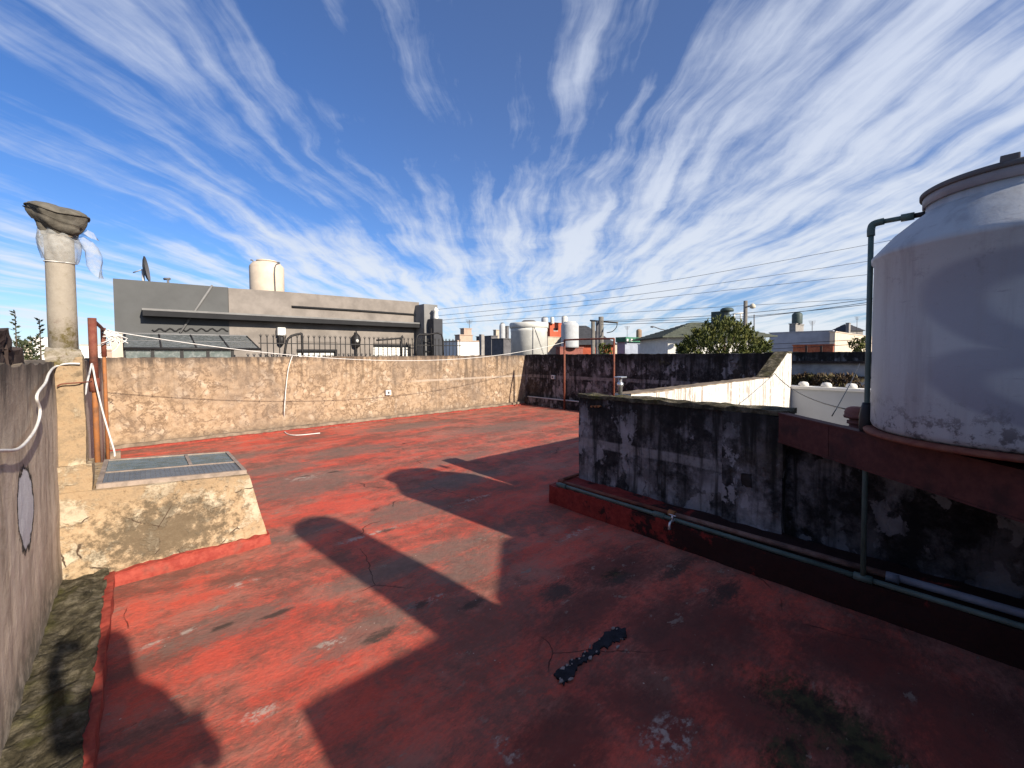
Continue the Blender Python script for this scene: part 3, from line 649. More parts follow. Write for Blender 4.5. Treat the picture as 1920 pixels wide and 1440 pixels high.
# left wall with mossy ledge
t = thing('parapet_wall', 'grey brown streaked wall along the left edge with a bare white patch', 'wall', (-0.55, 4.5, 0))
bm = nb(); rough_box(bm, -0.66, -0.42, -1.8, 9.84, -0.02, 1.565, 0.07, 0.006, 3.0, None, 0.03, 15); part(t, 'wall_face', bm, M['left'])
bm = nb(); rough_box(bm, -0.45, -0.20, -1.8, 4.08, -0.02, 0.115, 0.025, 0.016, 9.0, None, 0.028, 16)
solo('low_ledge', bm, M['moss'], 'rough mossy concrete ledge at the foot of the left wall', 'ledge')
bm = nb(); rough_box(bm, -0.212, -0.165, -1.8, 4.03, -0.02, 0.10, 0.03, 0.008, 6.0, None, 0.012, 17)
solo('red_kerb', bm, M['redskirt'], 'thin red painted edge beside the mossy ledge', 'kerb')
t = thing('broken_wall_stub', 'heap of blackened broken bricks on top of the left wall', 'bricks', (-0.55, 3.0, 1.55))
rnd = random.Random(2)
for k in range(16):
    y0 = 1.9 + (k % 8) * 0.175; zz = 1.555 + (k // 8) * 0.085
    if k >= 8 and y0 > 2.95: continue
    bm = nb(); rough_box(bm, -0.62, -0.44, y0 - 0.08, y0 + 0.085, zz - 0.01, zz + 0.085, 0.03, 0.014, 14, None, 0.02, k)
    bmesh.ops.rotate(bm, cent=(-0.55, y0, zz), matrix=Matrix.Rotation(rnd.uniform(-.25, .25), 3, 'Z'), verts=bm.verts[:])
    part(t, 'brick', bm, M['rubble'])

# ------------------------------------------------------------------ skylight box
t = thing('skylight_box', 'battered cream plaster skylight box with wired glass top beside the left wall', 'skylight', (0.15, 4.55, 0))
bm = nb(); rough_box(bm, -0.43, 0.80, 4.06, 5.08, -0.02, 0.60, 0.05, 0.008, 5.0, None, 0.004, 20)
for v in bm.verts:                                   # battered end, top falling to the right
    f = max(0, v.co.z) / 0.60
    if v.co.x > 0.2: v.co.x -= 0.135 * f * (v.co.x - 0.2) / 0.6
    v.co.z += f * 0.085 * max(0, (0.70 - v.co.x)) / 1.1
part(t, 'plaster_base', bm, M['cream'])
bm = nb(); rough_box(bm, -0.17, 0.80, 4.02, 4.10, -0.02, 0.085, 0.022, 0.007, 9.0, None, 0.026, 21)
for v in bm.verts:
    if v.co.y < 4.06: v.co.y -= 0.05 * max(0.0, 1 - v.co.z / 0.07) ** 2
part(t, 'red_skirting', bm, M['redskirt'])
def zt(x): return 0.602 + 0.085 * (0.70 - x) / 1.1
def slab(bm, x0, x1, y0, y1, h0, h1):
    v = [bm.verts.new((x, y, zt(x) + h)) for x in (x0, x1) for y in (y0, y1) for h in (h0, h1)]
    for f in ((0, 1, 3, 2), (4, 6, 7, 5), (0, 4, 5, 1), (2, 3, 7, 6), (0, 2, 6, 4), (1, 5, 7, 3)): bm.faces.new([v[i] for i in f])
XA, XB, YA, YB, YM = -0.245, 0.655, 4.095, 5.04, 4.50
fr = None
for (a, b, c_, d_) in ((XA, XB, YA, YA + .03), (XA, XB, YB - .03, YB), (XA, XA + .03, YA + .031, YB - .031), (XB - .03, XB, YA + .031, YB - .031), (XA + .031, XB - .031, YM - .012, YM + .012), (0.30, 0.325, YM + .013, YB - .031)):
    bm = nb(); slab(bm, a, b, c_, d_, 0.0, 0.034); part(t, 'frame_bar', bm, M['frame'])
for nm, a, b, c_, d_ in (('wired_pane', XA + .031, XB - .031, YA + .031, YM - .013), ('glass_pane', XA + .031, 0.299, YM + .013, YB - .031), ('glass_pane', 0.326, XB - .031, YM + .013, YB - .031)):
    bm = nb(); slab(bm, a, b, c_, d_, 0.018, 0.026); pn = part(t, nm, bm, M['mesh_glass'] if nm == 'wired_pane' else M['glass'])
    if nm == 'wired_pane':
        bm = nb(); k = a + 0.02
        while k < b: slab(bm, k, k + .0016, c_ + .004, d_ - .004, 0.0265, 0.0285); k += 0.03
        k = c_ + 0.02
        while k < d_: slab(bm, a + .004, b - .004, k, k + .0016, 0.0290, 0.0305); k += 0.03
        o = part(pn, 'wire_mesh', bm, M['conc_dark']); o['kind'] = 'stuff'

# flue column
t = thing('flue_pipe', 'tall lichen-stained fibre cement flue on a square plaster pier at the skylight', 'flue', (-0.34, 4.24, 0.6))
bm = nb(); rough_box(bm, -0.47, -0.262, 4.075, 4.32, 0.55, 0.86, 0.04, 0.008, 7, None, 0.012, 23); part(t, 'plinth', bm, M['cream'])
bm = nb(); rough_box(bm, -0.455, -0.288, 4.12, 4.27, 0.84, 1.60, 0.04, 0.006, 7, None, 0.015, 24); part(t, 'pier', bm, M['cream'])
bm = nb(); rough_box(bm, -0.465, -0.297, 4.115, 4.275, 1.54, 1.70, 0.025, 0.014, 9, lambda x, y: -0.07 * (abs(x + .381) / .08 + abs(y - 4.195) / .08) * .5, 0.01, 25); part(t, 'mortar_collar', bm, M['pipe'])
PX, PY = -0.381, 4.195
bm = nb(); lathe(bm, [(0.072, 1.55), (0.0725, 1.9), (0.0715, 2.2), (0.0725, 2.42)], (PX, PY, 0), 28)
for v in bm.verts: v.co += Vector(mnoise.noise_vector(v.co * 12)) * 0.002
part(t, 'pipe', bm, M['pipe'])
bm = nb(); tube(bm, [(PX + 0.075 * math.cos(a), PY + 0.075 * math.sin(a), 2.245 + 0.008 * math.sin(a)) for a in [6.283 * i / 24 for i in range(25)]], 0.004, 6); part(t, 'tie_wire', bm, M['wire'])
a = at_y(126, 718, 4.11)
bm = nb(); tube(bm, smooth_path([(a.x + .11, 4.20, a.z), (a.x + .06, 4.09, a.z), (a.x - .02, 4.085, a.z - .005), (a.x - .045, 4.09, a.z - .02)]), 0.0045, 8); part(t, 'iron_hook', bm, M['rust'])
# sackcloth hood: a bag stuffed over the cowl, gathered below
camr = Vector((math.cos(YAW), math.sin(YAW), 0)); camf = Vector((-math.sin(YAW), math.cos(YAW), 0))
hood = thing('cloth_hood', 'grey brown sackcloth hood tied over the top of the flue', 'cloth', (PX, PY, 2.41))
def tri(x): return abs((x % 1.0) - 0.5) * 4 - 1
def hood_pt(a, f, lift=0.0):
    """a: angle round the flue (0 = picture right), f: 0 at the tie, 1 at the rim"""
    r = 0.066 + 0.082 * f ** 0.85
    fold = (tri(a * 1.1141 + f * 0.55) * 0.013 + tri(a * 0.6366 - f * 0.4 + .2) * 0.011) * (1.15 - f * 0.75)
    r += fold + lift + 0.006 * mnoise.noise(Vector((math.cos(a) * 4, math.sin(a) * 4, f * 5)))
    z = 2.415 + 0.165 * f - 0.030 * f * math.cos(a) - 0.022 * max(0, math.cos(a)) * math.sin(f * 3.1) + 0.010 * math.sin(a * 3 + 1) * f
    return Vector((PX, PY, z)) + camr * (r * 1.03 * math.cos(a) + 0.006 * f) + camf * (r * 0.95 * math.sin(a))
bm = nb(); seg = 120; R_ = []
for k in range(15): R_.append([bm.verts.new(hood_pt(6.2832 * i / seg, k / 14)) for i in range(seg)])
top_c = sum((v.co for v in R_[-1]), Vector()) / seg
for k, (sc_, up_) in enumerate(((0.93, 0.016), (0.72, 0.030), (0.40, 0.040), (0.10, 0.043))):
    R_.append([bm.verts.new(top_c + (hood_pt(6.2832 * i / seg, 1.0) - top_c) * sc_ + Vector((0, 0, up_ + 0.007 * mnoise.noise(Vector((math.cos(6.2832 * i / seg) * 3 * sc_, math.sin(6.2832 * i / seg) * 3 * sc_, 2.2)))))) for i in range(seg)])
for a, b in zip(R_, R_[1:]):
    for i in range(seg):
        f = bm.faces.new((a[i], a[(i + 1) % seg], b[(i + 1) % seg], b[i])); f.smooth = True
bm.faces.new(R_[-1]); bm.faces.new(R_[0][::-1])
part(hood, 'bag', bm, M['cloth'])
bm = nb(); tube(bm, [hood_pt(6.2832 * i / 90, 1.0, 0.002) for i in range(91)], 0.0055, 6); part(hood, 'hem', bm, M['cloth'])
# a second turn of cloth crossing the front, its edge standing off the bag
bm = nb(); R_ = []
for k in range(9):
    row = []
    for i in range(41):
        s_a = i / 40; a = math.radians(-150 + 165 * s_a); f = (0.10 + 0.50 * (1 - s_a)) + (0.36 + 0.10 * s_a) * k / 8
        row.append(bm.verts.new(hood_pt(a, min(1.02, f), 0.010 + 0.010 * math.sin(k / 8 * 3.14) + (0.010 if k == 8 else 0))))
    R_.append(row)
for a, b in zip(R_, R_[1:]):
    for i in range(40):
        f = bm.faces.new((a[i], a[i + 1], b[i + 1], b[i])); f.smooth = True
part(hood, 'overlap_fold', bm, M['cloth'])
bm = nb(); tube(bm, [hood_pt(6.2832 * i / 40, 0.02, 0.004) for i in range(41)], 0.005, 6); part(hood, 'tie_cord', bm, M['curb'])
t = thing('net_scarf', 'thin white netting wrapped below the hood with its end hanging loose', 'netting', (PX, PY, 2.3))
bm = nb(); rings = []
for k in range(9):
    f = k / 8; ring = []
    for i in range(40):
        a = 6.2832 * i / 40
        r = 0.112 + 0.034 * math.sin(f * math.pi) + 0.012 * math.sin(a * 7 + f * 4) + 0.010 * mnoise.noise(Vector((math.cos(a) * 3, math.sin(a) * 3, f * 3)))
        v = camr * (r * math.cos(a)) + camf * (r * math.sin(a)); sx = v.dot(camr)
        v *= 0.70
        ring.append(bm.verts.new(Vector((PX, PY, 2.25 + 0.225 * f)) + v + Vector((0, 0, -sx * 0.35 * (0.4 + 0.6 * f)))))
    rings.append(ring)
for a, b in zip(rings, rings[1:]):
    for i in range(40):
        f = bm.faces.new((a[i], a[(i + 1) % 40], b[(i + 1) % 40], b[i])); f.smooth = True
part(t, 'wrap', bm, M['tulle'])
def cloth_sheet(rows, name):
    bm = nb(); R = []
    for j, row in enumerate(rows):
        n = 8; pts = []
        for i in range(n + 1):
            s = i / n; px = row[0] + (row[2] - row[0]) * s; py = row[1] + (row[3] - row[1]) * s
            q = at_d(px, py, 2.93) + camf * (0.025 * math.sin(s * 7 + j * 0.8) + 0.01 * j)
            pts.append(bm.verts.new(q))
        R.append(pts)
    for a, b in zip(R, R[1:]):
        for i in range(8):
            f = bm.faces.new((a[i], a[i + 1], b[i + 1], b[i])); f.smooth = True
    part(t, name, bm, M['tulle'])
cloth_sheet([(122, 446, 150, 441), (138, 456, 163, 450), (148, 470, 174, 462), (149, 484, 183, 476), (152, 497, 186, 486), (160, 507, 181, 502), (171, 517, 176, 521)], 'loose_end')
cloth_sheet([(88, 428, 112, 428), (72, 434, 104, 438), (60, 441, 88, 446), (65, 456, 84, 452), (70, 462, 82, 458)], 'loose_end')
cloth_sheet([(136, 436, 158, 429), (148, 440, 166, 434), (158, 443, 170, 441), (168, 446, 174, 449)], 'loose_end')

# clothes-line frame by the left wall
def frame(name, label, x, ya, yb, za, zb, bar, lo_a, lo_b, r=0.024):
    t = thing(name, label, 'pipe frame', (x, (ya + yb) / 2, 0))
    bm = nb(); tube(bm, [(x, ya, za), (x, ya, zb)], r, 10); part(t, 'post', bm, lo_a)
    bm = nb(); tube(bm, [(x, yb, za), (x, yb, zb)], r * .85, 10); part(t, 'post', bm, lo_b)
    bm = nb(); tube(bm, smooth_path([(x, ya, zb - .05), (x, ya + .01 * (1 if yb > ya else -1), zb), (x, ya + .06 * (1 if yb > ya else -1), zb + .012), (x, (ya + yb) / 2, zb + .01), (x, yb, zb)]), r * .8, 10); part(t, 'crossbar', bm, bar)
    return t
t = frame('clothes_airer', 'rusty pipe clothesline frame behind the flue', -0.345, 6.1, 7.9, 0.0, 1.97, M['rust'], M['orange'], M['orange'])
bm = nb(); tube(bm, [(-0.345, 6.1, 1.30), (-0.345, 6.1, 2.0)], 0.034, 10); part(t, 'sleeve', bm, M['rust'])
bm = nb(); tube(bm, [(-0.345, 6.1, 1.24), (-0.345, 6.1, 1.38)], 0.042, 10); part(t, 'coupling', bm, M['rust'])
bm = nb(); tube(bm, [(-0.345, 7.9, 1.6), (-0.345, 7.9, 1.99)], 0.028, 10); part(t, 'sleeve', bm, M['rust'])
rnd = random.Random(9)
bm = nb()
for k in range(26):
    c = Vector((-0.30, 7.86, 1.93)); d1 = Vector((rnd.uniform(-.2, .3), rnd.uniform(-.15, .15), rnd.uniform(-.5, -.1))) * rnd.uniform(.3, 1)
    tube(bm, smooth_path([c + Vector((rnd.uniform(-.05, .05), 0, rnd.uniform(-.05, .05))), c + d1 * .4 + Vector((rnd.uniform(0, .1), 0, 0)), c + d1 * .7], 3), 0.006, 5)
o = part(t, 'frayed_rope_knot', bm, M['wire'])
t = frame('clothes_airer', 'thin rusty pipe frame standing against the black wall', 9.12, 7.94, 6.26, 0.0, 2.0, M['rust'], M['rust'], M['rust'], 0.03)

def sag(a, b, s, n=28):
    a, b = Vector(a), Vector(b)
    return [a.lerp(b, i / n) - Vector((0, 0, 4 * s * (i / n) * (1 - i / n))) for i in range(n + 1)]
bm = nb(); tube(bm, sag((-0.33, 7.9, 1.96), (9.12, 7.94, 1.95), 0.47), 0.006, 6)
solo('clothesline', bm, M['wire'], 'white clothesline sagging across the terrace between the two pipe frames', 'rope')
bm = nb(); tube(bm, smooth_path([at_y(548, 668, 9.80), at_y(541, 690, 9.82), at_y(536, 730, 9.82), at_y(533, 775, 9.80), at_z(532, 800, .03), at_z(536, 812, .015), at_z(556, 816, .015), at_z(600, 812, .015)], 6), 0.010, 8)
solo('hanging_hose', bm, M['wire'], 'white cable hanging down the tan wall and trailing on the floor', 'cable')
pts = [at_x(px, py, -0.395) for px, py in ((-30, 846), (0, 845), (35, 841), (60, 815), (72, 790), (75, 768), (69, 748), (72, 735), (85, 718))] + [at_x(92, 700, -0.40), at_y(103, 688, 4.095), at_y(125, 682, 4.105), at_y(150, 682, 4.10)]
bm = nb(); tube(bm, smooth_path(pts, 5), 0.0065, 8)
solo('loose_cable', bm, M['wire'], 'white cable crossing the left wall to the flue pier', 'cable')
pts = [at_y(153, 745, 5.4), at_y(160, 738, 5.4), at_y(163, 720, 5.6), at_y(170, 690, 5.9), at_y(173, 684, 6.0), at_y(180, 720, 6.0), at_y(192, 770, 6.0), at_y(205, 815, 6.0), at_y(214, 845, 6.0), at_y(215, 856, 6.0)]
bm = nb(); tube(bm, smooth_path(pts, 5), 0.008, 8)
solo('loose_cable', bm, M['wire'], 'white cable tied to the rusty post and hanging behind the skylight', 'cable')
bm = nb(); c = at_z(213, 862, 0.0); rough_box(bm, c.x - .08, c.x + .08, c.y - .08, c.y + .10, -0.01, 0.12, 0.04, 0.01, 8, None, .01, 31)
solo('cement_block', bm, M['curb'], 'small cement block on the floor behind the skylight', 'block')
for px, py, fn, lab in ((727, 736, 'y', 'small white socket box on the tan wall'), (1038, 707, 'x', 'small white socket box on the black wall')):
    bm = nb()
    if fn == 'y': c = at_y(px, py, 9.85); box(bm, c.x - .07, c.x + .07, c.y - .05, c.y + .02, c.z - .06, c.z + .06, .01)
    else: c = at_x(px, py, 9.38); box(bm, c.x - .05, c.x + .02, c.y - .06, c.y + .06, c.z - .06, c.z + .06, .01)
    t = thing('socket_box', lab, 'socket', (c.x, c.y, c.z - .06)); part(t, 'cover', bm, M['whitebox'])
    bm = nb()
    if fn == 'y': box(bm, c.x - .025, c.x + .025, c.y - .056, c.y - .049, c.z - .03, c.z + .03)
    else: box(bm, c.x - .056, c.x - .049, c.y - .025, c.y + .025, c.z - .03, c.z + .03)
    part(t, 'socket_face', bm, M['conc_dark'])
bm = nb(); tube(bm, smooth_path([(9.26, 9.6, 0.26), (9.24, 8.6, 0.262), (9.25, 7.6, 0.262), (9.25, 6.0, 0.262), (9.26, 3.4, 0.262)], 6), 0.02, 8)
solo('conduit', bm, M['greytank'], 'pale conduit lying along the kerb of the black wall', 'pipe')
# garden tap on the white wall
c = at_y(1163, 738, 2.56); t = thing('wall_tap', 'small grey tap standing on the corner of the white wall', 'tap', (c.x, c.y, 1.18))
bm = nb(); lathe(bm, [(0.022, 1.17), (0.022, 1.25), (0.034, 1.26), (0.034, 1.29), (0.018, 1.30), (0.018, 1.345)], (c.x, c.y, 0), 12); part(t, 'stem', bm, M['chrome'])
bm = nb(); box(bm, c.x - .06, c.x + .05, c.y - .05, c.y + .04, 1.345, 1.36, .004); part(t, 'handle', bm, M['chrome'])

# ------------------------------------------------------------------ pipes on the red ledge
t = thing('water_pipe', 'rusty brown iron pipe running along the red ledge', 'pipe', (3.36, 1.0, 0.2))
bm = nb(); tube(bm, [(3.36, 2.99, 0.226), (3.365, 1.72, 0.232)], 0.019, 12); part(t, 'pipe_run', bm, M['rust'])
bm = nb(); tube(bm, [(3.364, 1.74, 0.232), (3.372, 1.0, 0.235), (3.38, 0.30, 0.24)], 0.021, 12); part(t, 'pipe_run', bm, M['brownpipe'])
bm = nb(); tube(bm, [(3.38, 0.34, 0.24), (3.39, -1.4, 0.25)], 0.023, 12); part(t, 'pipe_run', bm, M['greypipe'])
for y_, m_ in ((1.72, 'orange'), (0.32, 'greypipe'), (2.96, 'rust')):
    bm = nb(); tube(bm, [(3.366 + (0.012 if y_ < 1 else 0), y_ - .03, .233), (3.366 + (0.012 if y_ < 1 else 0), y_ + .03, .233)], 0.029, 12); part(t, 'coupling', bm, M[m_])
bm = nb(); tube(bm, smooth_path([(3.36, 2.97, .226), (3.37, 3.01, .226), (3.42, 3.02, .226), (3.66, 3.02, .228), (3.90, 3.03, .23)], 5), 0.018, 10); part(t, 'return_pipe', bm, M['rust'])
t = thing('water_pipe', 'grey green plastic pipe along the ledge rising beside the tank into its neck', 'pipe', (3.30, 1.5, 0.2))
RX, RY = 3.27, 0.445
bm = nb(); tube(bm, [(3.30, 2.98, 0.216), (3.295, 1.6, 0.216), (3.285, RY + .02, 0.216)], 0.017, 12); part(t, 'pipe_run', bm, M['greenpipe'])
bm = nb(); tube(bm, [(3.285, RY - .03, 0.216), (3.29, -1.4, 0.216)], 0.016, 12); part(t, 'pipe_run', bm, M['greenpipe'])
for y_ in (2.90, 1.80):
    bm = nb(); tube(bm, [(3.298, y_ - .05, .216), (3.298, y_ + .05, .216)], 0.025, 12); part(t, 'coupling', bm, M['greenpipe'])
for y_ in (RY,):
    bm = nb(); tube(bm, [(3.285, y_ - .045, .216), (3.285, y_ + .045, .216)], 0.024, 12); part(t, 'coupling', bm, M['greenpipe'])
rt = at_x(1636, 428, RX).z
bm = nb(); tube(bm, [(RX + .012, RY, .21), (RX, RY, 0.9), (RX, RY, 1.6), (RX, RY, rt)], 0.0140, 12); part(t, 'riser', bm, M['greenpipe'])
e = Vector((RX, RY, rt)); nk = Vector((TANK_C.x, TANK_C.y, 0)); 
dirn = Vector((TANK_C.x - 0.02 - RX, TANK_C.y - RY, 0)); inl = e + Vector((0, 0, 0.03)) + dirn.normalized() * 0.02
tip = Vector((RX, RY, rt + 0.028)) + dirn.normalized() * (dirn.length - 0.36)
bm = nb(); tube(bm, smooth_path([e - Vector((0, 0, .045)), e, e + Vector((0, 0, .024)) + dirn.normalized() * .012, tip.lerp(e + Vector((0, 0, .03)), .72)], 5), 0.0195, 12); part(t, 'elbow', bm, M['greenpipe'])
bm = nb(); tube(bm, [e + Vector((0, 0, .028)) + dirn.normalized() * .01, tip], 0.0135, 12); part(t, 'inlet_arm', bm, M['greenpipe'])
bm = nb(); tube(bm, [tip - dirn.normalized() * .075, tip - dirn.normalized() * .02], 0.021, 12); part(t, 'union', bm, M['greenpipe'])
bm = nb(); tube(bm, [tip - dirn.normalized() * .02, tip + dirn.normalized() * .06], 0.014, 12); part(t, 'black_nipple', bm, M['blackp'])
bm = nb(); lathe(bm, [(0.03, 1.12), (0.036, 1.14), (0.036, 1.22), (0.028, 1.27), (0.022, 1.30)], (RX, RY, 0), 14); part(t, 'black_fitting', bm, M['blackp'])
c = Vector((3.285, 1.66, .218))
bm = nb(); tube(bm, smooth_path([c, c + Vector((-.03, 0, 0)), c + Vector((-.065, 0, -.004)), c + Vector((-.08, 0, -.025)), c + Vector((-.082, 0, -.055))], 4), [0.011] * 16 + [0.013], 10); tp = part(t, 'garden_tap', bm, M['chrome'])
bm = nb(); tube(bm, [c + Vector((-.032, 0, 0)), c + Vector((-.032, 0, .045))], 0.008, 8); part(tp, 'tap_stem', bm, M['chrome'])
bm = nb(); tube(bm, [c + Vector((-.032, -.03, .047)), c + Vector((-.032, .03, .05))], 0.006, 8); part(tp, 'tap_handle', bm, M['chrome'])

# ------------------------------------------------------------------ tank on its beam
BA, BB = Vector((3.60, 0.985, 1.148)), Vector((2.80, -0.13, 1.098))
bdir = (BB - BA); BE = BA + bdir * 1.62
nrm = Vector((bdir.y, -bdir.x, 0)).normalized()          # horizontal normal
if nrm.x > 0: nrm = -nrm
def bpt(tq, off, dz): q = BA + bdir * tq; return q - nrm * off + Vector((0, 0, dz))
t = thing('steel_beam', 'dark red steel beam carrying the edge of the water tank platform', 'beam', (BA.x, BA.y, 0.9))
H = 0.215
def bar(bm, t0, t1, o0, o1, z0, z1):
    v = [bm.verts.new(bpt(tq, o_, z_)) for tq in (t0, t1) for o_ in (o0, o1) for z_ in (z0, z1)]
    for f in ((0, 1, 3, 2), (4, 6, 7, 5), (0, 4, 5, 1), (2, 3, 7, 6), (0, 2, 6, 4), (1, 5, 7, 3)): bm.faces.new([v[i] for i in f])
    bmesh.ops.recalc_face_normals(bm, faces=bm.faces[:])
bm = nb(); bar(bm, -0.02, 0.30, 0.004, 0.03, -H, -.014); bar(bm, 0.303, 1.62, 0.004, 0.03, -H, -.014); part(t, 'web', bm, M['beam'])
bm = nb(); bar(bm, -0.02, 1.62, -0.004, 0.07, -0.0135, 0.0); part(t, 'top_flange', bm, M['beam'])
bm = nb(); bar(bm, -0.02, 1.62, 0.0, 0.07, -H - .012, -H - .0005); part(t, 'bottom_flange', bm, M['beam'])
bm = nb(); prism(bm, [bpt(0.47, 0.075, -0.06), bpt(1.6, 0.075, -0.06), Vector((3.9, -1.45, 1.06)), Vector((3.9, 0.36, 1.065))], (0, 0, 0.05))
solo('tank_platform', bm, M['rubble'], 'concrete platform behind the steel beam under the grey water tank', 'platform')
bm = nb(); bar(bm, 1.45, 1.55, 0.0, 0.10, -1.14, -H - .0125); solo('beam_post', bm, M['beam'], 'dark red post under the free end of the steel beam', 'post')

t = thing('water_tank', 'large grey plastic water tank with worn emblem on the red beam', 'water tank', TANK_C)
R = 0.545
prof = [(0.52, 0.0), (0.537, 0.012), (R, 0.035), (R, 0.40), (R + .002, 0.60), (R, 0.925), (R + .012, 0.945), (R + .013, 0.965), (R - .004, 0.985), (0.47, 1.07), (0.385, 1.145), (0.350, 1.172), (0.338, 1.185), (0.334, 1.255)]
bm = nb(); lathe(bm, prof, TANK_C, 96); part(t, 'body', bm, M['tank'])
bm = nb(); lathe(bm, [(0.345, 1.215), (0.350, 1.218), (0.350, 1.272), (0.344, 1.282), (0.25, 1.305), (0.10, 1.315), (0.02, 1.316)], TANK_C, 72); ld = part(t, 'lid', bm, M['lid'])
bm = nb(); lathe(bm, [(0.358, 1.262), (0.362, 1.266), (0.362, 1.284), (0.352, 1.290)], TANK_C, 72); part(ld, 'lid_rim', bm, M['conc_dark'])
k = at_d(1902, 316, 1.95); kd = Vector((k.x - TANK_C.x, k.y - TANK_C.y, 0)).normalized() * 0.33
bm = nb(); box(bm, TANK_C.x + kd.x - .03, TANK_C.x + kd.x + .03, TANK_C.y + kd.y - .03, TANK_C.y + kd.y + .03, TANK_C.z + 1.28, TANK_C.z + 1.315, .006); part(ld, 'lid_catch', bm, M['conc_dark'])
lug = at_d(1690, 458, 2.75)
bm = nb(); box(bm, lug.x - .03, lug.x + .03, lug.y - .03, lug.y + .03, lug.z - .09, lug.z + .0, .006); part(t, 'side_lug', bm, M['lid'])
bm = nb(); lathe(bm, [(0.545, -0.028), (0.575, -0.028), (0.578, -0.014), (0.56, -0.002), (0.53, -0.001)], TANK_C, 64); part(t, 'base_ring', bm, M['rust'])
# terracotta vent cap
c = at_d(1607, 800, 2.9); cx, cy = c.x, c.y
t = thing('vent_cap', 'terracotta mushroom vent cap beside the water tank', 'vent', (cx, cy, 1.0))
z0 = at_d(1607, 762, 2.9).z
bm = nb(); lathe(bm, [(0.045, 0.99), (0.045, z0 - .08)], (cx, cy, 0), 20); part(t, 'pipe', bm, M['vent'])
bm = nb(); lathe(bm, [(0.058, z0 - .12), (0.058, z0 - .10)], (cx, cy, 0), 20); part(t, 'collar', bm, M['vent'])
bm = nb(); lathe(bm, [(0.05, z0 - .085), (0.074, z0 - .08), (0.078, z0 - .065), (0.072, z0 - .06), (0.073, z0 - .04), (0.062, z0 - .015), (0.04, z0 - .003), (0.005, z0)], (cx, cy, 0), 24); part(t, 'dome', bm, M['vent'])

# ------------------------------------------------------------------ patio beyond the wall and the houses behind
t = thing('patio_wall', 'pale painted patio wall with white capping and little knobs beyond the black wall', 'wall', (9.7, 0.2, -3.8))
bm = nb(); box(bm, 9.60, 9.80, -6.0, 2.52, -3.8, 0.90); part(t, 'wall_face', bm, M['patio'])
bm = nb(); box(bm, 9.56, 9.84, -6.0, 2.52, 0.9005, 0.955, .012); part(t, 'capping', bm, M['wpaint'])
for px in (1506, 1549, 1596):
    c = at_x(px, 727, 9.68); bm = nb(); lathe(bm, [(0.085, 0.95), (0.085, 1.0), (0.06, 1.035), (0.01, 1.045)], (9.70, c.y, 0), 14); part(t, 'knob', bm, M['wpaint'])
t = thing('boundary_wall', 'long banded grey boundary wall with black stained top behind the patio', 'wall', (13.0, 0, -3.8))
def zx(py): return at_x(1550, py, 13.0).z
z1, z2, z3, z4 = zx(660), zx(677), zx(681), zx(704)
bm = nb(); rough_box(bm, 13.0, 13.2, -6.0, 4.0, z2, z1, 0.12, .010, 4, None, .015, 41); part(t, 'stained_top', bm, M['moldB'])
bm = nb(); box(bm, 12.92, 13.21, -6.0, 4.0, z3, z2 - .0005); part(t, 'drip_course', bm, M['rubble'])
bm = nb(); rough_box(bm, 13.02, 13.18, -6.0, 4.0, z4, z3 - .001, 0.15, .006, 4, None, 0, 42); part(t, 'pale_band', bm, M['bandwall'])
bm = nb(); box(bm, 12.94, 13.21, -6.0, 4.0, z4 - .05, z4 - .0005); part(t, 'drip_course', bm, M['rubble'])
bm = nb(); box(bm, 13.03, 13.17, -6.0, 4.0, -3.8, z4 - .0505); part(t, 'lower_wall', bm, M['wpaint'])

rnd = random.Random(21)
def leaf_mesh(bm, c, d, L, w):
    d = d.normalized(); s = d.cross(Vector((rnd.uniform(-1, 1), rnd.uniform(-1, 1), rnd.uniform(-1, 1)))).normalized() * w
    a, b = c, c + d * L; mid = c + d * L * .5
    bm.faces.new([bm.verts.new(q) for q in (a, mid + s, b, mid - s)])
def shrub(name, label, c, rx, ry, h, n, L, w, mat, cat='shrub', up=0.5, group=None):
    t = thing(name, label, cat, c, group)
    bm = nb(); c = Vector(c)
    for k in range(7):
        a = rnd.uniform(0, 6.28); e = c + Vector((rx * .7 * math.cos(a), ry * .7 * math.sin(a), h * rnd.uniform(.5, .9)))
        tube(bm, [c, c.lerp(e, .5) + Vector((0, 0, .05 * h)), e], [.02 * h + .006, .012 * h + .004, .003], 5)
    part(t, 'stem', bm, M['bark'])
    bm = nb()
    for i in range(n):
        a = rnd.uniform(0, 6.28); rr = math.sqrt(rnd.random()); hh = rnd.random() ** .8
        q = c + Vector((rx * rr * math.cos(a) * (1.05 - .5 * hh), ry * rr * math.sin(a) * (1.05 - .5 * hh), h * hh))
        q += Vector(mnoise.noise_vector(q * 4)) * .12 * h
        leaf_mesh(bm, q, Vector((rnd.uniform(-1, 1), rnd.uniform(-1, 1), rnd.uniform(-.3, 1) + up)), L * rnd.uniform(.6, 1.2), w)
    part(t, 'foliage', bm, mat)
for px, py, wd, hh, lab, m_ in ((1505, 726, .35, .38, 'yellowish grass tuft behind the patio wall', 'dryplant'), (1560, 726, .75, .42, 'wide reddish brown dry bush behind the patio wall', 'dryplant')):
    c = at_x(px, py, 12.3); shrub('dry_shrub', lab, (c.x, c.y, 0.50), wd * .6, wd * 1.1, hh + .12, 1600, .13, .016, M[m_])
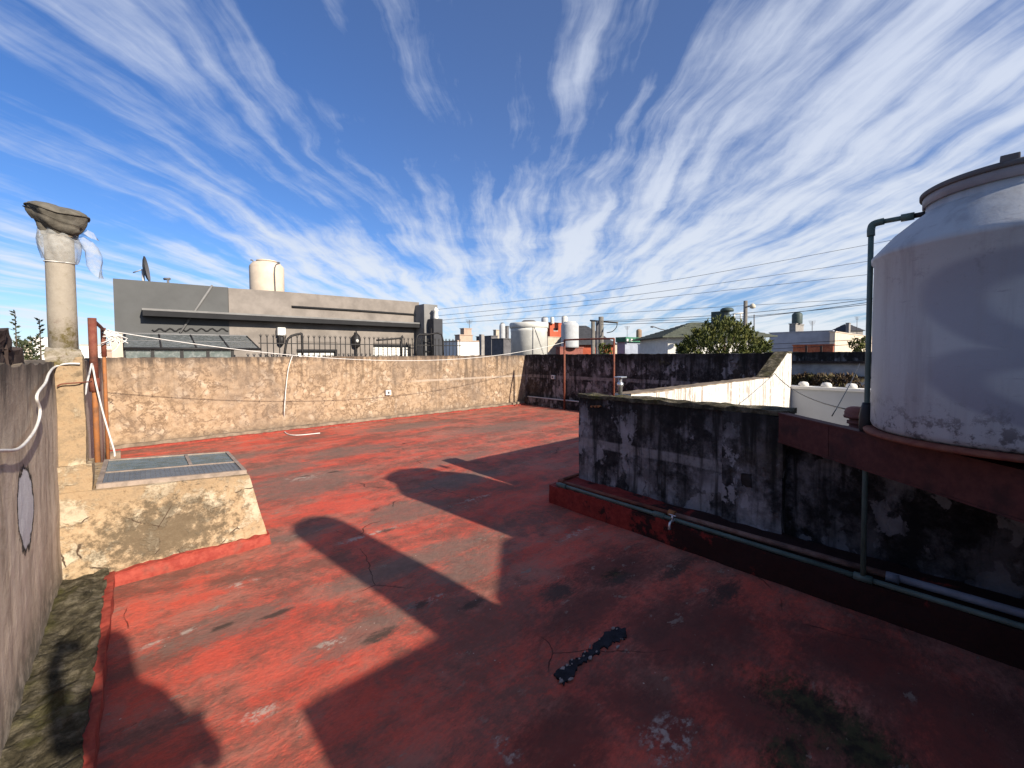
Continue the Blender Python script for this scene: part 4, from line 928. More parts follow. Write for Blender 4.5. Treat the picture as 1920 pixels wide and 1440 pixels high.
# planting bed the shrubs stand in
bm = nb(); box(bm, 11.6, 12.93, -6.0, 4.0, -3.8, 0.52); solo('planter_block', bm, M['curb'], 'raised planting bed under the dry bushes behind the patio wall', 'planter')
for a, b, s in (((1475, 700), (1620, 772), 0.05),):
    bm = nb(); tube(bm, sag(at_y(1452, 700, 2.47), at_d(1600, 770, 3.1), 0.10, 14), 0.006, 5); solo('loose_cable', bm, M['blackp'], 'black cable drooping from the white wall towards the vent cap', 'cable')
bm = nb(); tube(bm, sag(at_d(1612, 682, 5.2), at_d(1560, 780, 3.1), 0.02, 10), 0.004, 5); solo('loose_cable', bm, M['blackp'], 'thin taut wire slanting across the patio in front of the pale wall', 'cable')

# --- neighbour's grey roof room
bm = nb(); box(bm, -6.0, 9.6, 10.10, 22.0, -3.8, -0.02); solo('neighbour_house', bm, M['roofs'], 'neighbouring house block under the grey roof room', 'building')
FY = 13.0
xl = at_y(213, 560, FY).x; xs = at_y(428, 560, FY).x; xm = at_y(546, 560, FY).x; xr = at_y(786, 600, FY).x
zl = at_y(213, 522, FY).z; zr = at_y(786, 567, FY).z
t = thing('grey_house', 'long flat-roofed grey house with a dark eave beyond the tan wall', 'building', (4.0, 13.5, 0))
bm = nb(); prism(bm, [(xl, FY, -0.1), (xs, FY, -0.1), (xs, FY, at_y(428, 539, FY).z), (xl, FY, zl)], (0, 3.2, 0)); part(t, 'wall', bm, M['greyA'], 'cooler grey painted end of the wall')
bm = nb(); prism(bm, [(xs + .002, FY - .03, 2.705), (xm, FY - .03, 2.705), (xm, FY - .03, at_y(546, 548, FY).z), (xs + .002, FY - .03, at_y(428, 540, FY).z)], (0, 3.1, 0)); part(t, 'wall_panel', bm, M['greyB'])
# right-hand wall with two window openings
wins = [(556, 632, 655), (700, 770, 645)]
def wx(px): return at_y(px, 655, FY).x
zb = -0.1; ztop = zr
segs = [(xs, wx(556)), (wx(632), wx(700)), (wx(770), xr)]
for a, b in segs:
    bm = nb(); box(bm, a + .002, b, FY + .002, FY + 3.0, zb, 2.0); part(t, 'wall', bm, M['greyB'])
bm = nb(); box(bm, xs + .002, xr, FY + .001, FY + 3.0, 2.001, 2.62); part(t, 'wall', bm, M['greyB'])
bm = nb(); prism(bm, [(xm + .002, FY, 2.621), (xr, FY, 2.621), (xr, FY, zr), (xm + .002, FY, at_y(546, 548, FY).z)], (0, 3.0, 0)); part(t, 'wall', bm, M['greyB'])
for (a, b, yt) in wins:
    x0, x1 = wx(a), wx(b); z1 = 2.0; zw = at_y((a + b) / 2, yt, FY).z
    bm = nb(); box(bm, x0 + .001, x1 - .001, FY + .02, FY + .3, zw, 2.0); part(t, 'lintel', bm, M['greyB'])
    bm = nb(); box(bm, x0 + .01, x1 - .01, FY + .10, FY + .16, 0.3, zw - .002); wn = part(t, 'window', bm, M['wpaint'], 'white roller shutter')
    n_ = 7
    for k in range(n_):
        zk = zw - .05 - k * .09
        bm = nb(); box(bm, x0 + .03, x1 - .03, FY + .085, FY + .099, zk - .04, zk + .035); part(wn, 'slat', bm, M['wpaint'])
    for (c0, c1, d0, d1) in ((x0 + .001, x1 - .001, zw - .06, zw - .003), (x1 - .06, x1 - .001, .3, zw - .061)):
        bm = nb(); box(bm, c0, c1, FY - .02, FY + .07, d0, d1); part(wn, 'frame', bm, M['soffit'])
# eave slab
ea = at_y(266, 580, FY - .35); eb = at_y(792, 604, FY - .35)
bm = nb(); box(bm, ea.x, eb.x, FY - .35, FY - .001, 2.655, 2.70); part(t, 'eave_top', bm, M['eave'])
bm = nb(); box(bm, ea.x + .01, eb.x - .01, FY - .345, FY - .0015, 2.53, 2.6545); part(t, 'eave_fascia', bm, M['soffit'])
la, lb = at_y(546, 575, FY), at_y(776, 590, FY)
bm = nb(); tube(bm, [(la.x, FY - .03, la.z), ((la.x + lb.x) / 2, FY - .03, (la.z + lb.z) / 2 + .01), (lb.x, FY - .03, lb.z)], 0.03, 6); part(t, 'conduit', bm, M['soffit'])
bm = nb(); tube(bm, [at_y(398, 535, FY - .03), at_y(338, 624, FY - .03)], 0.025, 6); part(t, 'conduit', bm, M['eave'])
zig = [at_y(285 + (428 - 285) * i / 34, 618.5 + 2.8 * math.sin(i * 1.35), FY - .012) for i in range(35)]
bm = nb(); tube(bm, zig, 0.018, 5); part(t, 'roof_scar', bm, M['soffit'])
# end piers of the grey house
bm = nb(); a = at_y(786, 600, FY - .3); b = at_y(812, 600, FY - .3); box(bm, a.x + .02, b.x, FY - .6, FY + 1.5, -0.1, at_y(800, 570, FY - .6).z, .02); part(t, 'end_pier', bm, M['eave'])
a = at_y(810, 600, FY - .9); b = at_y(827, 600, FY - .9)
bm = nb(); box(bm, a.x, b.x, FY - 1.0, FY - .62, -0.1, at_y(820, 598, FY - .9).z, .02); part(t, 'dark_pier', bm, M['greyD'])
c = at_y(817, 590, FY - .8); bm = nb(); lathe(bm, [(.05, c.z - .25), (.09, c.z - .1), (.07, c.z + .1), (.1, c.z + .15), (.02, c.z + .25)], (c.x, c.y, 0), 10); part(t, 'lamp', bm, M['wpaint'])
# ladder by the pier
a, b = at_y(793, 625, FY - .9), at_y(807, 625, FY - .9)
t = thing('roof_ladder', 'thin black ladder leaning by the dark end pier of the grey house', 'ladder', (a.x, a.y, 0))
zt_ = at_y(800, 615, FY - .95).z
for x_ in (a.x, b.x): bm = nb(); tube(bm, [(x_, FY - .95, 0), (x_, FY - .95, zt_)], .025, 6); part(t, 'stile', bm, M['black'])
k = 0.2
while k < zt_: bm = nb(); tube(bm, [(a.x, FY - .95, k), (b.x, FY - .95, k)], .018, 6); part(t, 'rung', bm, M['black']); k += .3
# dish, roof clutter
c = at_y(268, 505, 14.2)
t = thing('satellite_dish', 'satellite dish seen edge-on on the grey roof', 'satellite dish', (c.x, c.y, zl - .2))
bm = nb(); lathe(bm, [(0.33, 0.075), (0.25, 0.04), (0.12, 0.01), (0.01, 0.0), (0.01, 0.012), (0.12, 0.022), (0.25, 0.052), (0.325, 0.085)], (0, 0, 0), 28, False)
dm = Matrix.Translation(c) @ Matrix.Rotation(math.atan2(c.x, c.y) * -1, 4, 'Z') @ Matrix.Rotation(math.radians(83), 4, 'Y') @ Matrix.Rotation(math.radians(8), 4, 'X')
bmesh.ops.transform(bm, matrix=dm, verts=bm.verts[:]); part(t, 'reflector', bm, M['conc_dark'])
bm = nb(); tube(bm, [(c.x, c.y, zl - .5), (c.x, c.y, c.z)], .03, 8); part(t, 'mast', bm, M['greytank'])
bm = nb(); tube(bm, [c, c - camr * .25 + Vector((0, 0, -.08))], .015, 6); part(t, 'feed_arm', bm, M['greytank'])
c = at_y(315, 523, 13.6); t = thing('roof_vent', 'tiny grey T-shaped vent on the grey roof edge', 'vent', (c.x, c.y, c.z - .3))
bm = nb(); tube(bm, [(c.x, c.y, c.z - .35), (c.x, c.y, c.z)], .025, 6); part(t, 'pipe', bm, M['conc_dark'])
bm = nb(); tube(bm, [c - camr * .1, c + camr * .05], .03, 6); part(t, 'tee', bm, M['conc_dark'])
# cream tank on the grey roof
def bgtank(name, label, px0, px1, pt_, pb, dep, mat, lidmat, base=None, neck=.55, pipes=False, sh=.16):
    c = at_d((px0 + px1) / 2, pb, dep); r = (px1 - px0) / 2 * dep / F_PX; zt_ = at_d((px0 + px1) / 2, pt_, dep).z; h = zt_ - c.z
    t = thing(name, label, 'water tank', (c.x, c.y, c.z))
    bm = nb(); lathe(bm, [(r * .98, 0), (r, h * .05), (r, h * (1 - sh - .06)), (r * .97, h * (1 - sh - .02)), (r * .80, h * (1 - sh * .55)), (r * neck, h * (1 - sh * .35)), (r * neck, h * .97)], c, 36); part(t, 'body', bm, mat)
    bm = nb(); lathe(bm, [(r * (neck + .05), h * .955), (r * (neck + .05), h * .985), (r * .2, h)], c, 28); part(t, 'lid', bm, lidmat)
    if pipes:
        bm = nb(); q = c + Vector((0, 0, h * .93)); tube(bm, smooth_path([q - camr * r * .5, q - camr * r * .8 + Vector((0, 0, .02)), q - camr * r * .95 + Vector((0, 0, .1)), q - camr * r * 1.05 + Vector((0, 0, .1))], 3), .02, 6); part(t, 'inlet_pipe', bm, M['conc_dark'])
        bm = nb(); tube(bm, smooth_path([q + camr * r * .5, q + camr * r * .85, q + camr * r * .86 - camf * r * .6 - Vector((0, 0, h * .2)), c + camr * r * .86 - camf * r * .6], 4), .02, 6); part(t, 'outlet_pipe', bm, M['conc_dark'])
    return t, c, r, h
bgtank('roof_tank', 'cream water tank standing on the long grey house', 473, 530, 489, 552, 14.5, M['creamtank'], M['creamtank'], pipes=True)
# glass lean-to
t = thing('glass_canopy', 'smoky glass lean-to canopy in front of the grey house', 'canopy', (1.0, 11.4, 0))
CX0, CX1 = at_y(229, 654, 10.8).x, at_y(487, 654, 10.8).x; TX0, TX1 = at_y(234, 627, 12.0).x, at_y(462, 629, 12.0).x
Z0, Z1 = at_y(350, 654, 10.8).z, at_y(350, 628, 12.0).z
def cq(s, v, dz=0): return Vector((CX0 + (CX1 - CX0) * s, 10.8, Z0 + dz)).lerp(Vector((TX0 + (TX1 - TX0) * s, 12.0, Z1 + dz)), v)
for k in range(4):
    bm = nb(); prism(bm, [cq(k / 4 + .01, .02), cq(k / 4 + .24, .02), cq(k / 4 + .24, .98), cq(k / 4 + .01, .98)], (0, 0, .008)); part(t, 'glass_pane', bm, M['canopy'])
for k in range(5): bm = nb(); tube(bm, [cq(k / 4, 0), cq(k / 4, 1)], .018, 6); part(t, 'rafter', bm, M['black'])
bm = nb(); tube(bm, [cq(-.01, 0), cq(1.01, 0)], .028, 6); part(t, 'front_rail', bm, M['black'])
bm = nb(); tube(bm, [cq(-.01, 1), cq(1.01, 1)], .028, 6); part(t, 'back_rail', bm, M['eave'])
bm = nb(); tube(bm, [cq(0, .5), cq(1, .5)], .014, 6); part(t, 'middle_rail', bm, M['eave'])
xs_ = [at_y(px, 665, 10.85).x for px in (232, 286, 341, 390, 436)]
for a, b in zip(xs_, xs_[1:]):
    bm = nb(); box(bm, a + .03, b - .03, 10.85, 10.86, 1.52, Z0 - .03); part(t, 'window_pane', bm, M['winglass'])
for a in xs_: bm = nb(); box(bm, a - .025, a + .025, 10.82, 10.88, 0, Z0 - .028); part(t, 'mullion', bm, M['black'])
bm = nb(); box(bm, xs_[0], xs_[-1], 10.81, 10.885, 1.47, 1.515); part(t, 'sill', bm, M['rust'])
bm = nb(); box(bm, xs_[0], xs_[-1], 10.84, 10.88, 0, 1.468); part(t, 'lower_wall', bm, M['beige'])
a = at_y(222, 650, 10.7); bm = nb(); rough_box(bm, a.x - .09, a.x + .06, 10.64, 10.8, 0, at_y(222, 626, 10.7).z, .06, .008, 6, None, .01, 51)
solo('cream_post', bm, M['creamtank'], 'peeling cream post at the end of the glass canopy', 'post')
# iron railing with spear tips and scrolls
RYY = 12.0
t = thing('iron_railing', 'black iron railing with spear tips and scrolls before the grey house', 'railing', (5.0, RYY, 0))
rx0, rx1 = at_y(489, 640, RYY).x, at_y(862, 640, RYY).x
nbars = 44; rz = 2.16
def spear(bm):
    tube(bm, [(0, 0, 0), (0, 0, rz - .06), (0, 0, rz)], [.011, .011, .003], 6)
    tube(bm, smooth_path([(-.035, 0, rz - .02), (-.01, 0, rz - .08), (0, 0, rz - .12), (.01, 0, rz - .08), (.035, 0, rz - .02)], 3), .006, 5)
    return bm
b0 = None; off = Vector((5.0, RYY, 0))
for k in range(nbars):
    x_ = rx0 + (rx1 - rx0) * k / (nbars - 1)
    if b0 is None:
        b0 = mesh_obj('bar', spear(nb()), M['black']); b0.parent = t; b0.location = (x_ - off.x, 0, 0)
    else: part_copy(t, b0, (x_ - off.x, 0, 0))
for z_ in (1.3, 1.92): bm = nb(); box(bm, rx0 - .05, rx1 + .05, RYY - .012, RYY + .012, z_ - .012, z_ + .012); part(t, 'rail', bm, M['black'])
s0 = None
for k in range(1, nbars - 2, 5):
    x_ = rx0 + (rx1 - rx0) * (k + .5) / (nbars - 1)
    if s0 is None:
        bm = nb()
        for sg in (-1, 1):
            tube(bm, [(sg * (.02 + .07 * (1 + .0 * i) - .07 * (1 - i / 26) * math.cos(i * .36)), 0, 1.52 + .09 * (1 - i / 26) * math.sin(i * .36) + .06 * i / 26) for i in range(22)], .008, 5)
        s0 = mesh_obj('scroll', bm, M['black']); s0.parent = t; s0.location = (x_ - off.x, 0, 0)
    else: part_copy(t, s0, (x_ - off.x, 0, 0))
# taller props and wall lamps
for px, py, lab in ((527, 625, 'white plastic meter box with black wall lamp beyond the iron railing'),):
    c = at_y(px, py, FY - .1); t = thing('wall_lamp', lab, 'lamp', (c.x, c.y, c.z - .3))
    bm = nb(); box(bm, c.x - .10, c.x + .10, c.y - .08, c.y + .1, c.z - .06, c.z + .16, .02); part(t, 'box', bm, M['whitebox'])
    bm = nb(); lathe(bm, [(.03, -.34), (.08, -.28), (.09, -.12), (.05, -.07)], (c.x, c.y, c.z), 12); part(t, 'lantern', bm, M['black'])
c = at_y(668, 634, FY - .1); t = thing('wall_lamp', 'black lantern on the grey wall between the two shutters', 'lamp', (c.x, c.y, c.z - .3))
bm = nb(); lathe(bm, [(.02, -.32), (.10, -.26), (.14, -.05), (.10, .08), (.03, .16), (.01, .24)], (c.x, c.y, c.z), 12); part(t, 'lantern', bm, M['black'])
bm = nb(); tube(bm, [(c.x, c.y, c.z - .3), (c.x, c.y, c.z - 1.2)], .03, 8); part(t, 'stem', bm, M['black'])
bm = nb(); lathe(bm, [(.03, -.14), (.05, -.09), (.03, -.04)], (c.x - .02, c.y - .12, c.z), 10); part(t, 'bulb', bm, M['wpaint'])
for pxs, lab in ((((533, 668), (540, 635), (562, 626), (566, 630), (567, 668)), 'black bent pipe frame standing in front of the first shutter'), (((752, 640), (753, 668), (753, 632), (752, 634), (706, 638)), 'thin black post with a side arm before the second shutter'), (((780, 668), (782, 630), (800, 628), (828, 627), (831, 668)), 'black bent pipe frame in front of the dark end pier')):
    bm = nb(); tube(bm, smooth_path([at_y(a, b, 11.4) for a, b in pxs], 3), .028, 6); solo('pipe_prop', bm, M['black'], lab, 'pipe frame')

# --- distant blocks
def bld(name, label, pl, pe, pr, ytop, dep, mat, cat='building', zb=-3.8, roof=None, parapet=True, wins=(), group=None):
    """house corner at pixel pe; shaded side runs to pl, sunlit side to pr"""
    c = at_d(pe, ytop, dep)
    y1 = at_x(pl, ytop, c.x).y if pl < pe - .5 else c.y + 4
    x1 = at_y(pr, ytop, c.y).x if pr > pe + .5 else c.x + 4
    y1 = min(max(y1, c.y + .3), c.y + 40); x1 = min(max(x1, c.x + .3), c.x + 40)
    t = thing(name, label, cat, (c.x, c.y, zb), group)
    bm = nb(); box(bm, c.x, x1, c.y, y1, zb, c.z - .06); part(t, 'wall', bm, mat)
    bm = nb(); box(bm, c.x - .05, x1 + .05, c.y - .05, y1 + .05, c.z - .0595, c.z); part(t, 'roof', bm, roof or mat)
    for (pa, pb, ya, yb, m_) in wins:
        a = at_y(pa, ya, c.y - .03); b = at_y(pb, yb, c.y - .03)
        bm = nb(); box(bm, a.x, b.x, c.y - .03, c.y + .05, b.z, a.z); w_ = part(t, 'window', bm, m_)
        bm = nb(); box(bm, a.x - .06, b.x + .06, c.y - .06, c.y - .031, b.z - .08, b.z - .01); part(w_, 'sill', bm, M['wpaint'])
    return t, c, x1, y1
bld('far_house', 'pink beige cube-topped house beside the iron railing', 853, 862, 886, 627, 34, M['pink'])
bld('roof_hut', 'small pink beige hut on top of the cube-topped house', 863, 870, 884, 615, 36, M['pink'], 'hut', zb=2.0)
bld('far_house', 'low house with sunlit white side wall beside the concrete post', 832, 858, 899, 638, 26, M['wpaint'], roof=M['pink'])
c = at_d(903.5, 660, 22); bm = nb(); rough_box(bm, c.x - .10, c.x + .10, c.y - .10, c.y + .10, -3.8, at_d(903, 627, 22).z, .3, .01, 4, None, .02, 61)
solo('concrete_post', bm, M['concrete'], 'bare concrete post beside the low white house', 'post')
bld('far_house', 'low grey concrete house behind the concrete post', 893, 921, 933, 629, 38, M['conc_dark'])
bld('far_house', 'dark grey parapet house beside the big white cement tank', 922, 944, 962, 634, 30, M['conc_dark'])
bld('roof_hut', 'small dark hut beside the steel tank', 948, 950, 954, 611, 44, M['conc_dark'], 'hut', zb=2.0)
bld('roof_hut', 'low pale hut with rooftop clutter left of the steel tank', 925, 930, 936, 618, 46, M['beige'], 'hut', zb=1.5)
bgtank('roof_tank', 'small dull steel tank on a far roof behind the dark parapet', 936.5, 947.5, 605, 636, 44, M['greytank'], M['conc_dark'])
# big cement tank
c = at_d(992, 690, 19); r = 35.0 * 19 / F_PX; zt_ = at_d(992, 606, 19).z
t = thing('cement_tank', 'big round white cement tank with rim band beyond the wall corner', 'water tank', (c.x, c.y, c.z))
h = zt_ - c.z
bm = nb(); lathe(bm, [(r * .97, 0), (r * .97, h * .80), (r * .985, h * .81), (r * .985, h * .88)], c, 48); part(t, 'body', bm, M['whitetank'])
bm = nb(); lathe(bm, [(r * 1.0, h * .881), (r * 1.04, h * .89), (r * 1.04, h * .975), (r * 1.0, h), (r * .4, h * 1.0)], c, 48); part(t, 'rim', bm, M['whitetank'])
bm = nb(); lathe(bm, [(r * .40, h * 1.0), (r * .40, h * 1.03), (r * .3, h * 1.06), (r * .02, h * 1.06)], c, 30); part(t, 'hatch', bm, M['conc_dark'])
q = Vector((c.x, c.y, 0)) - camf * r * .99; q2 = camr * r
bm = nb(); tube(bm, [q + camr * r * .18 + Vector((0, 0, zt_ - .1)), q + camr * r * .16 + Vector((0, 0, c.z))], .012, 5); part(t, 'crack_strap', bm, M['conc_dark'])
bm = nb(); tube(bm, [q + camr * r * .2 + Vector((0, 0, zt_ - .15)), q + camr * r * .62 + camf * r * .18 + Vector((0, 0, zt_ - h * .55)), q + camr * r * .85 + camf * r * .45 + Vector((0, 0, c.z + h * .15))], .009, 5); part(t, 'stay_wire', bm, M['conc_dark'])
bgtank('roof_tank', 'pale grey tank on a painted brick base beyond the black wall', 1052, 1085, 603, 652, 24, M['greytank'], M['whitetank'], neck=.62, sh=.10)
t_, c, x1, y1 = bld('brick_plinth', 'dark red brick plinth under the pale grey tank', 1045, 1050, 1093, 650, 23.4, M['vent'], 'plinth')
bld('far_house', 'orange red house with paired windows behind the tanks', 1022, 1031, 1057, 604, 60, M['orangewall'], wins=((1038, 1041, 615, 620, M['soffit']), (1042.5, 1045.5, 615, 620, M['soffit'])))
bgtank('roof_tank', 'grey tank at the left end of the orange red roof', 1015, 1028, 594, 610, 58, M['greytank'], M['conc_dark'])
bgtank('roof_tank', 'white tank at the right end of the orange red roof', 1053, 1064, 592, 608, 60, M['whitetank'], M['whitetank'])
bgtank('roof_tank', 'tiny white tank between two others on the orange red roof', 1032, 1039, 594, 607, 60, M['whitetank'], M['conc_dark'])
bld('far_house', 'pale concrete house below the orange red one', 1020, 1027, 1052, 631, 44, M['beige'])
# hipped slate house
def hip_house(name, label, pe_l, pe_r, py_e, pr_l, pr_r, py_r, dep, roofm, wallm, courses=10, depth=6.0):
    a, b = at_d(pe_l, py_e, dep), at_d(pe_r, py_e, dep); ra, rb = at_d(pr_l, py_r, dep), at_d(pr_r, py_r, dep)
    L = (b - a).length; ax = Vector((b.x - a.x, b.y - a.y, 0)).normalized(); ay = Vector((-ax.y, ax.x, 0)); z_e, z_r = (a.z + b.z) / 2, (ra.z + rb.z) / 2
    s0_, s1_ = (ra - a).dot(ax), (rb - a).dot(ax)
    t = thing(name, label, 'building', ((a.x + b.x) / 2, (a.y + b.y) / 2, -3.8))
    A = Vector((a.x, a.y, 0))
    def q(s, d, z): return A + ax * s + ay * d + Vector((0, 0, z))
    bm = nb(); ins = L * .07
    prism(bm, [q(ins, ins, -3.8), q(L - ins, ins, -3.8), q(L - ins, depth - ins, -3.8), q(ins, depth - ins, -3.8)], (0, 0, z_e + 3.8 + .05)); part(t, 'wall', bm, wallm)
    bm = nb()
    for k in range(courses):
        f0, f1 = k / courses, (k + 1) / courses; ov = .05
        def ring(f, dz, e=0): return [q(s0_ * f - e, depth / 2 * f - e, z_e + (z_r - z_e) * f + dz), q(L - (L - s1_) * f + e, depth / 2 * f - e, z_e + (z_r - z_e) * f + dz), q(L - (L - s1_) * f + e, depth - depth / 2 * f + e, z_e + (z_r - z_e) * f + dz), q(s0_ * f - e, depth - depth / 2 * f + e, z_e + (z_r - z_e) * f + dz)]
        lo, hi, bt = [[bm.verts.new(p_) for p_ in rr] for rr in (ring(f0, .05, .02), ring(min(f1, .995), .02, 0), ring(f0, -.03, .02))]
        for i in range(4):
            bm.faces.new((lo[i], lo[(i + 1) % 4], hi[(i + 1) % 4], hi[i])); bm.faces.new((bt[i], bt[(i + 1) % 4], lo[(i + 1) % 4], lo[i]))
        bm.faces.new(bt[::-1])
    rf = part(t, 'roof', bm, roofm)
    return t, q, L, z_e, z_r, rf
hip_house('slate_house', 'house with a dark charcoal hipped roof behind the utility poles', 1060, 1158, 646, 1086, 1108, 607, 42, M['slate'], M['orangewall'], 8)
t, q, L, z_e, z_r, rf = hip_house('tiled_house', 'white house with mossy green tiled hip roof behind the conifer', 1243, 1457, 631, 1340, 1380, 597, 25, M['tile'], M['wpaint'], 12, 6.5)
a, b = at_d(1429, 638, 25.3), at_d(1436, 652, 25.3)
wa = (a - q(0, 0, 0)).dot((q(1, 0, 0) - q(0, 0, 0))); ins = L * .07
bm = nb(); prism(bm, [q(wa, ins - .04, b.z), q(wa + .3, ins - .04, b.z), q(wa + .3, ins - .04, a.z), q(wa, ins - .04, a.z)], (0, 0, 0)) if False else None
bm = nb(); prism(bm, [q(wa, ins - .05, b.z), q(wa + .3, ins - .05, b.z), q(wa + .3, ins - .05, a.z), q(wa, ins - .05, a.z)], q(0, .09, 0) - q(0, 0, 0)); part(t, 'window', bm, M['winbrown'])
a = at_d(1345, 584, 27.5); b = at_d(1376, 610, 27.5)
bm = nb(); box(bm, a.x, a.x + .85, a.y - .45, a.y + .4, b.z, a.z); part(t, 'chimney_block', bm, M['greentank'])
bm = nb(); cc = at_d(1363, 583, 27.3); lathe(bm, [(.40, -.03), (.40, .10), (.30, .20), (.1, .24)], (cc.x, cc.y, a.z), 20); part(t, 'chimney_cap', bm, M['greentank'])
for px in (1377, 1389): bm = nb(); tube(bm, [at_d(px, 589, 27), at_d(px - 1, 612, 27)], .045, 6); part(t, 'white_frame_post', bm, M['wpaint'])
bm = nb(); tube(bm, [at_d(1374, 589, 27), at_d(1394, 587, 27)], .045, 6); part(t, 'white_frame_bar', bm, M['wpaint'])
bm = nb(); tube(bm, [at_d(1414, 590, 26), at_d(1414, 622, 26)], .03, 6); part(t, 'aerial_mast', bm, M['conc_dark'])
# conifer
base = at_d(1358, 690, 19.5); base.z = -3.8
t = thing('conifer_tree', 'bushy dark green conifer in front of the tiled house', 'tree', base)
bm = nb(); tube(bm, [base, base + Vector((.03, .05, 2.5)), base + Vector((0, 0, 5.0)), base + Vector((.05, 0, 6.4))], [.16, .12, .07, .02], 10)
for k in range(26):
    z_ = rnd.uniform(2.2, 5.6); a = rnd.uniform(0, 6.28); rr = 1.7 * (1 - (z_ - 2) / 5.2)
    tube(bm, [base + Vector((0, 0, z_)), base + Vector((rr * .5 * math.cos(a), rr * .5 * math.sin(a), z_ + .25)), base + Vector((rr * math.cos(a), rr * math.sin(a), z_ + .75))], [.05, .03, .01], 5)
part(t, 'trunk', bm, M['bark'])
bm = nb()
ptop = [(1278, 655), (1290, 640), (1302, 628), (1316, 620), (1330, 610), (1342, 604), (1352, 606), (1363, 594), (1372, 604), (1386, 612), (1398, 618), (1410, 630), (1420, 640), (1437, 648)]
def topz(px):
    for (a, ya), (b, yb) in zip(ptop, ptop[1:]):
        if a <= px <= b: return ya + (yb - ya) * (px - a) / (b - a)
    return 665
for k in range(560):
    px = rnd.uniform(1277, 1438); yt = topz(px) + 3; py = yt + (rnd.random() ** 1.3) * (760 - yt)
    dd = 19.5 + rnd.uniform(-1.5, 1.5) * math.sqrt(max(0.05, 1 - ((px - 1358) / 82) ** 2)) * min(1, (py - yt) / 40 + .25)
    cc = at_d(px, py + 5, dd); ax_ = Vector((cc.x - base.x, cc.y - base.y, 0)) * .35 + Vector((0, 0, 1.1))
    ax_ += Vector((rnd.uniform(-.3, .3), rnd.uniform(-.3, .3), 0)); ax_.normalize(); ln = rnd.uniform(.28, .50)
    for i in range(40):
        f = rnd.random(); wd = .13 * (1 - f * .75)
        qq = cc + ax_ * ln * f + Vector((rnd.gauss(0, 1), rnd.gauss(0, 1), rnd.gauss(0, .6))) * wd * .62
        leaf_mesh(bm, qq, ax_ + Vector((rnd.uniform(-.8, .8), rnd.uniform(-.8, .8), rnd.uniform(-.3, .6))), rnd.uniform(.10, .20), .030)
part(t, 'crown', bm, M['fol'])
# buildings right of the tiled house
bld('far_house', 'house with long blue grey side wall behind the white wall end', 1443, 1560, 1563, 619, 30, M['bluewall'])
bld('garden_wall', 'low brick-red wall with dark posts under the blue grey wall', 1487, 1562, 1564, 645, 26, M['brick'], 'wall', wins=())
for px in (1512, 1540):
    a = at_d(px, 648, 25.2); bm = nb(); box(bm, a.x - .05, a.x + .05, a.y - .05, a.y + .05, -3.8, a.z); solo('iron_post', bm, M['rubble'], 'dark post at the low brick-red wall, ' + ('nearer the conifer' if px == 1512 else 'nearer the cream house'), 'post', 'dark posts at the brick-red wall')
t_, c, x1, y1 = bld('roof_hut', 'square concrete tank stand above the blue grey wall', 1480, 1492, 1507, 606, 33, M['concrete'], 'hut', zb=2.5)
bgtank('roof_tank', 'dark green tank on the square concrete stand', 1486, 1503, 585, 607, 33.6, M['greentank'], M['greentank'], sh=.2)
bld('far_house', 'cream rendered house beside the blue grey wall', 1562, 1566, 1660, 621, 29, M['creamtank'])
hip_house('small_house', 'little dark-roofed house far behind the cream house', 1592, 1622, 620, 1604, 1612, 606, 60, M['slate'], M['concrete'], 4, 4)
bld('roof_hut', 'grey water box beside the little dark-roofed house', 1588, 1592, 1595, 605, 50, M['concrete'], 'hut', zb=2.5)
c = at_d(1610, 690, 15); shrub('leafy_shrub', 'dark leafy shrub growing in front of the cream house', (c.x, c.y, c.z - .6), .35, .35, 1.6, 900, .12, .03, M['fol'])
# green-roofed building and neighbours
t_, c, x1, y1 = bld('far_house', 'bluish white building with green sheet roof beyond the black wall', 1157, 1172, 1203, 641, 48, M['bluewall'], wins=())
bm = nb(); box(bm, c.x - .3, x1 + .1, c.y - .3, y1, c.z + .001, at_d(1172, 632, 48).z); rf = part(t_, 'green_roof', bm, M['greenroof'])
for px in (1174, 1182):
    a = at_d(px, 639, 47.6); bm = nb(); box(bm, a.x, a.x + .30, a.y - .1, a.y + .06, a.z - .05, a.z + .22); part(t_, 'skylight', bm, M['wpaint'])
bgtank('roof_tank', 'brown tank behind the green sheet roof', 1193, 1203, 617, 640, 50, M['browntank'], M['browntank'], sh=.1)
bld('far_house', 'low white building between the green roof and a brick-red shed', 1196, 1202, 1232, 645, 40, M['wpaint'])
bld('brick_shed', 'flat brick-red shed beside the white tiled house', 1224, 1226, 1256, 648, 30, M['brick'])
# left background
bld('far_house', 'white house glimpsed behind the flue', 58, 62, 100, 632, 40, M['wpaint'])
bld('far_house', 'low white house glimpsed between flue and grey house', 140, 150, 216, 646, 34, M['wpaint'], roof=M['beige'])
bld('far_house', 'pinkish low house behind the cream canopy post', 196, 200, 222, 655, 18, M['pink'])
for i, (a, b, c_, yt, dep) in enumerate(((40, 44, 60, 640, 70), (888, 893, 902, 640, 80), (1135, 1140, 1160, 646, 90), (1230, 1236, 1250, 641, 90), (908, 914, 930, 642, 70), (1204, 1210, 1226, 640, 120), (1455, 1462, 1480, 632, 110), (1575, 1580, 1600, 628, 120))):
    bld('distant_house', 'plain pale flat-roofed distant house ' + ('beside the white house behind the flue', 'behind the bare concrete post', 'behind the yellowish green shrub', 'behind the flat brick-red shed', 'behind the low grey concrete house', 'behind the low white building', 'between the tiled roof and the square tank stand', 'behind the cream rendered house')[i], a, b, c_, yt, dep, M['beige'], group='plain houses on the skyline')
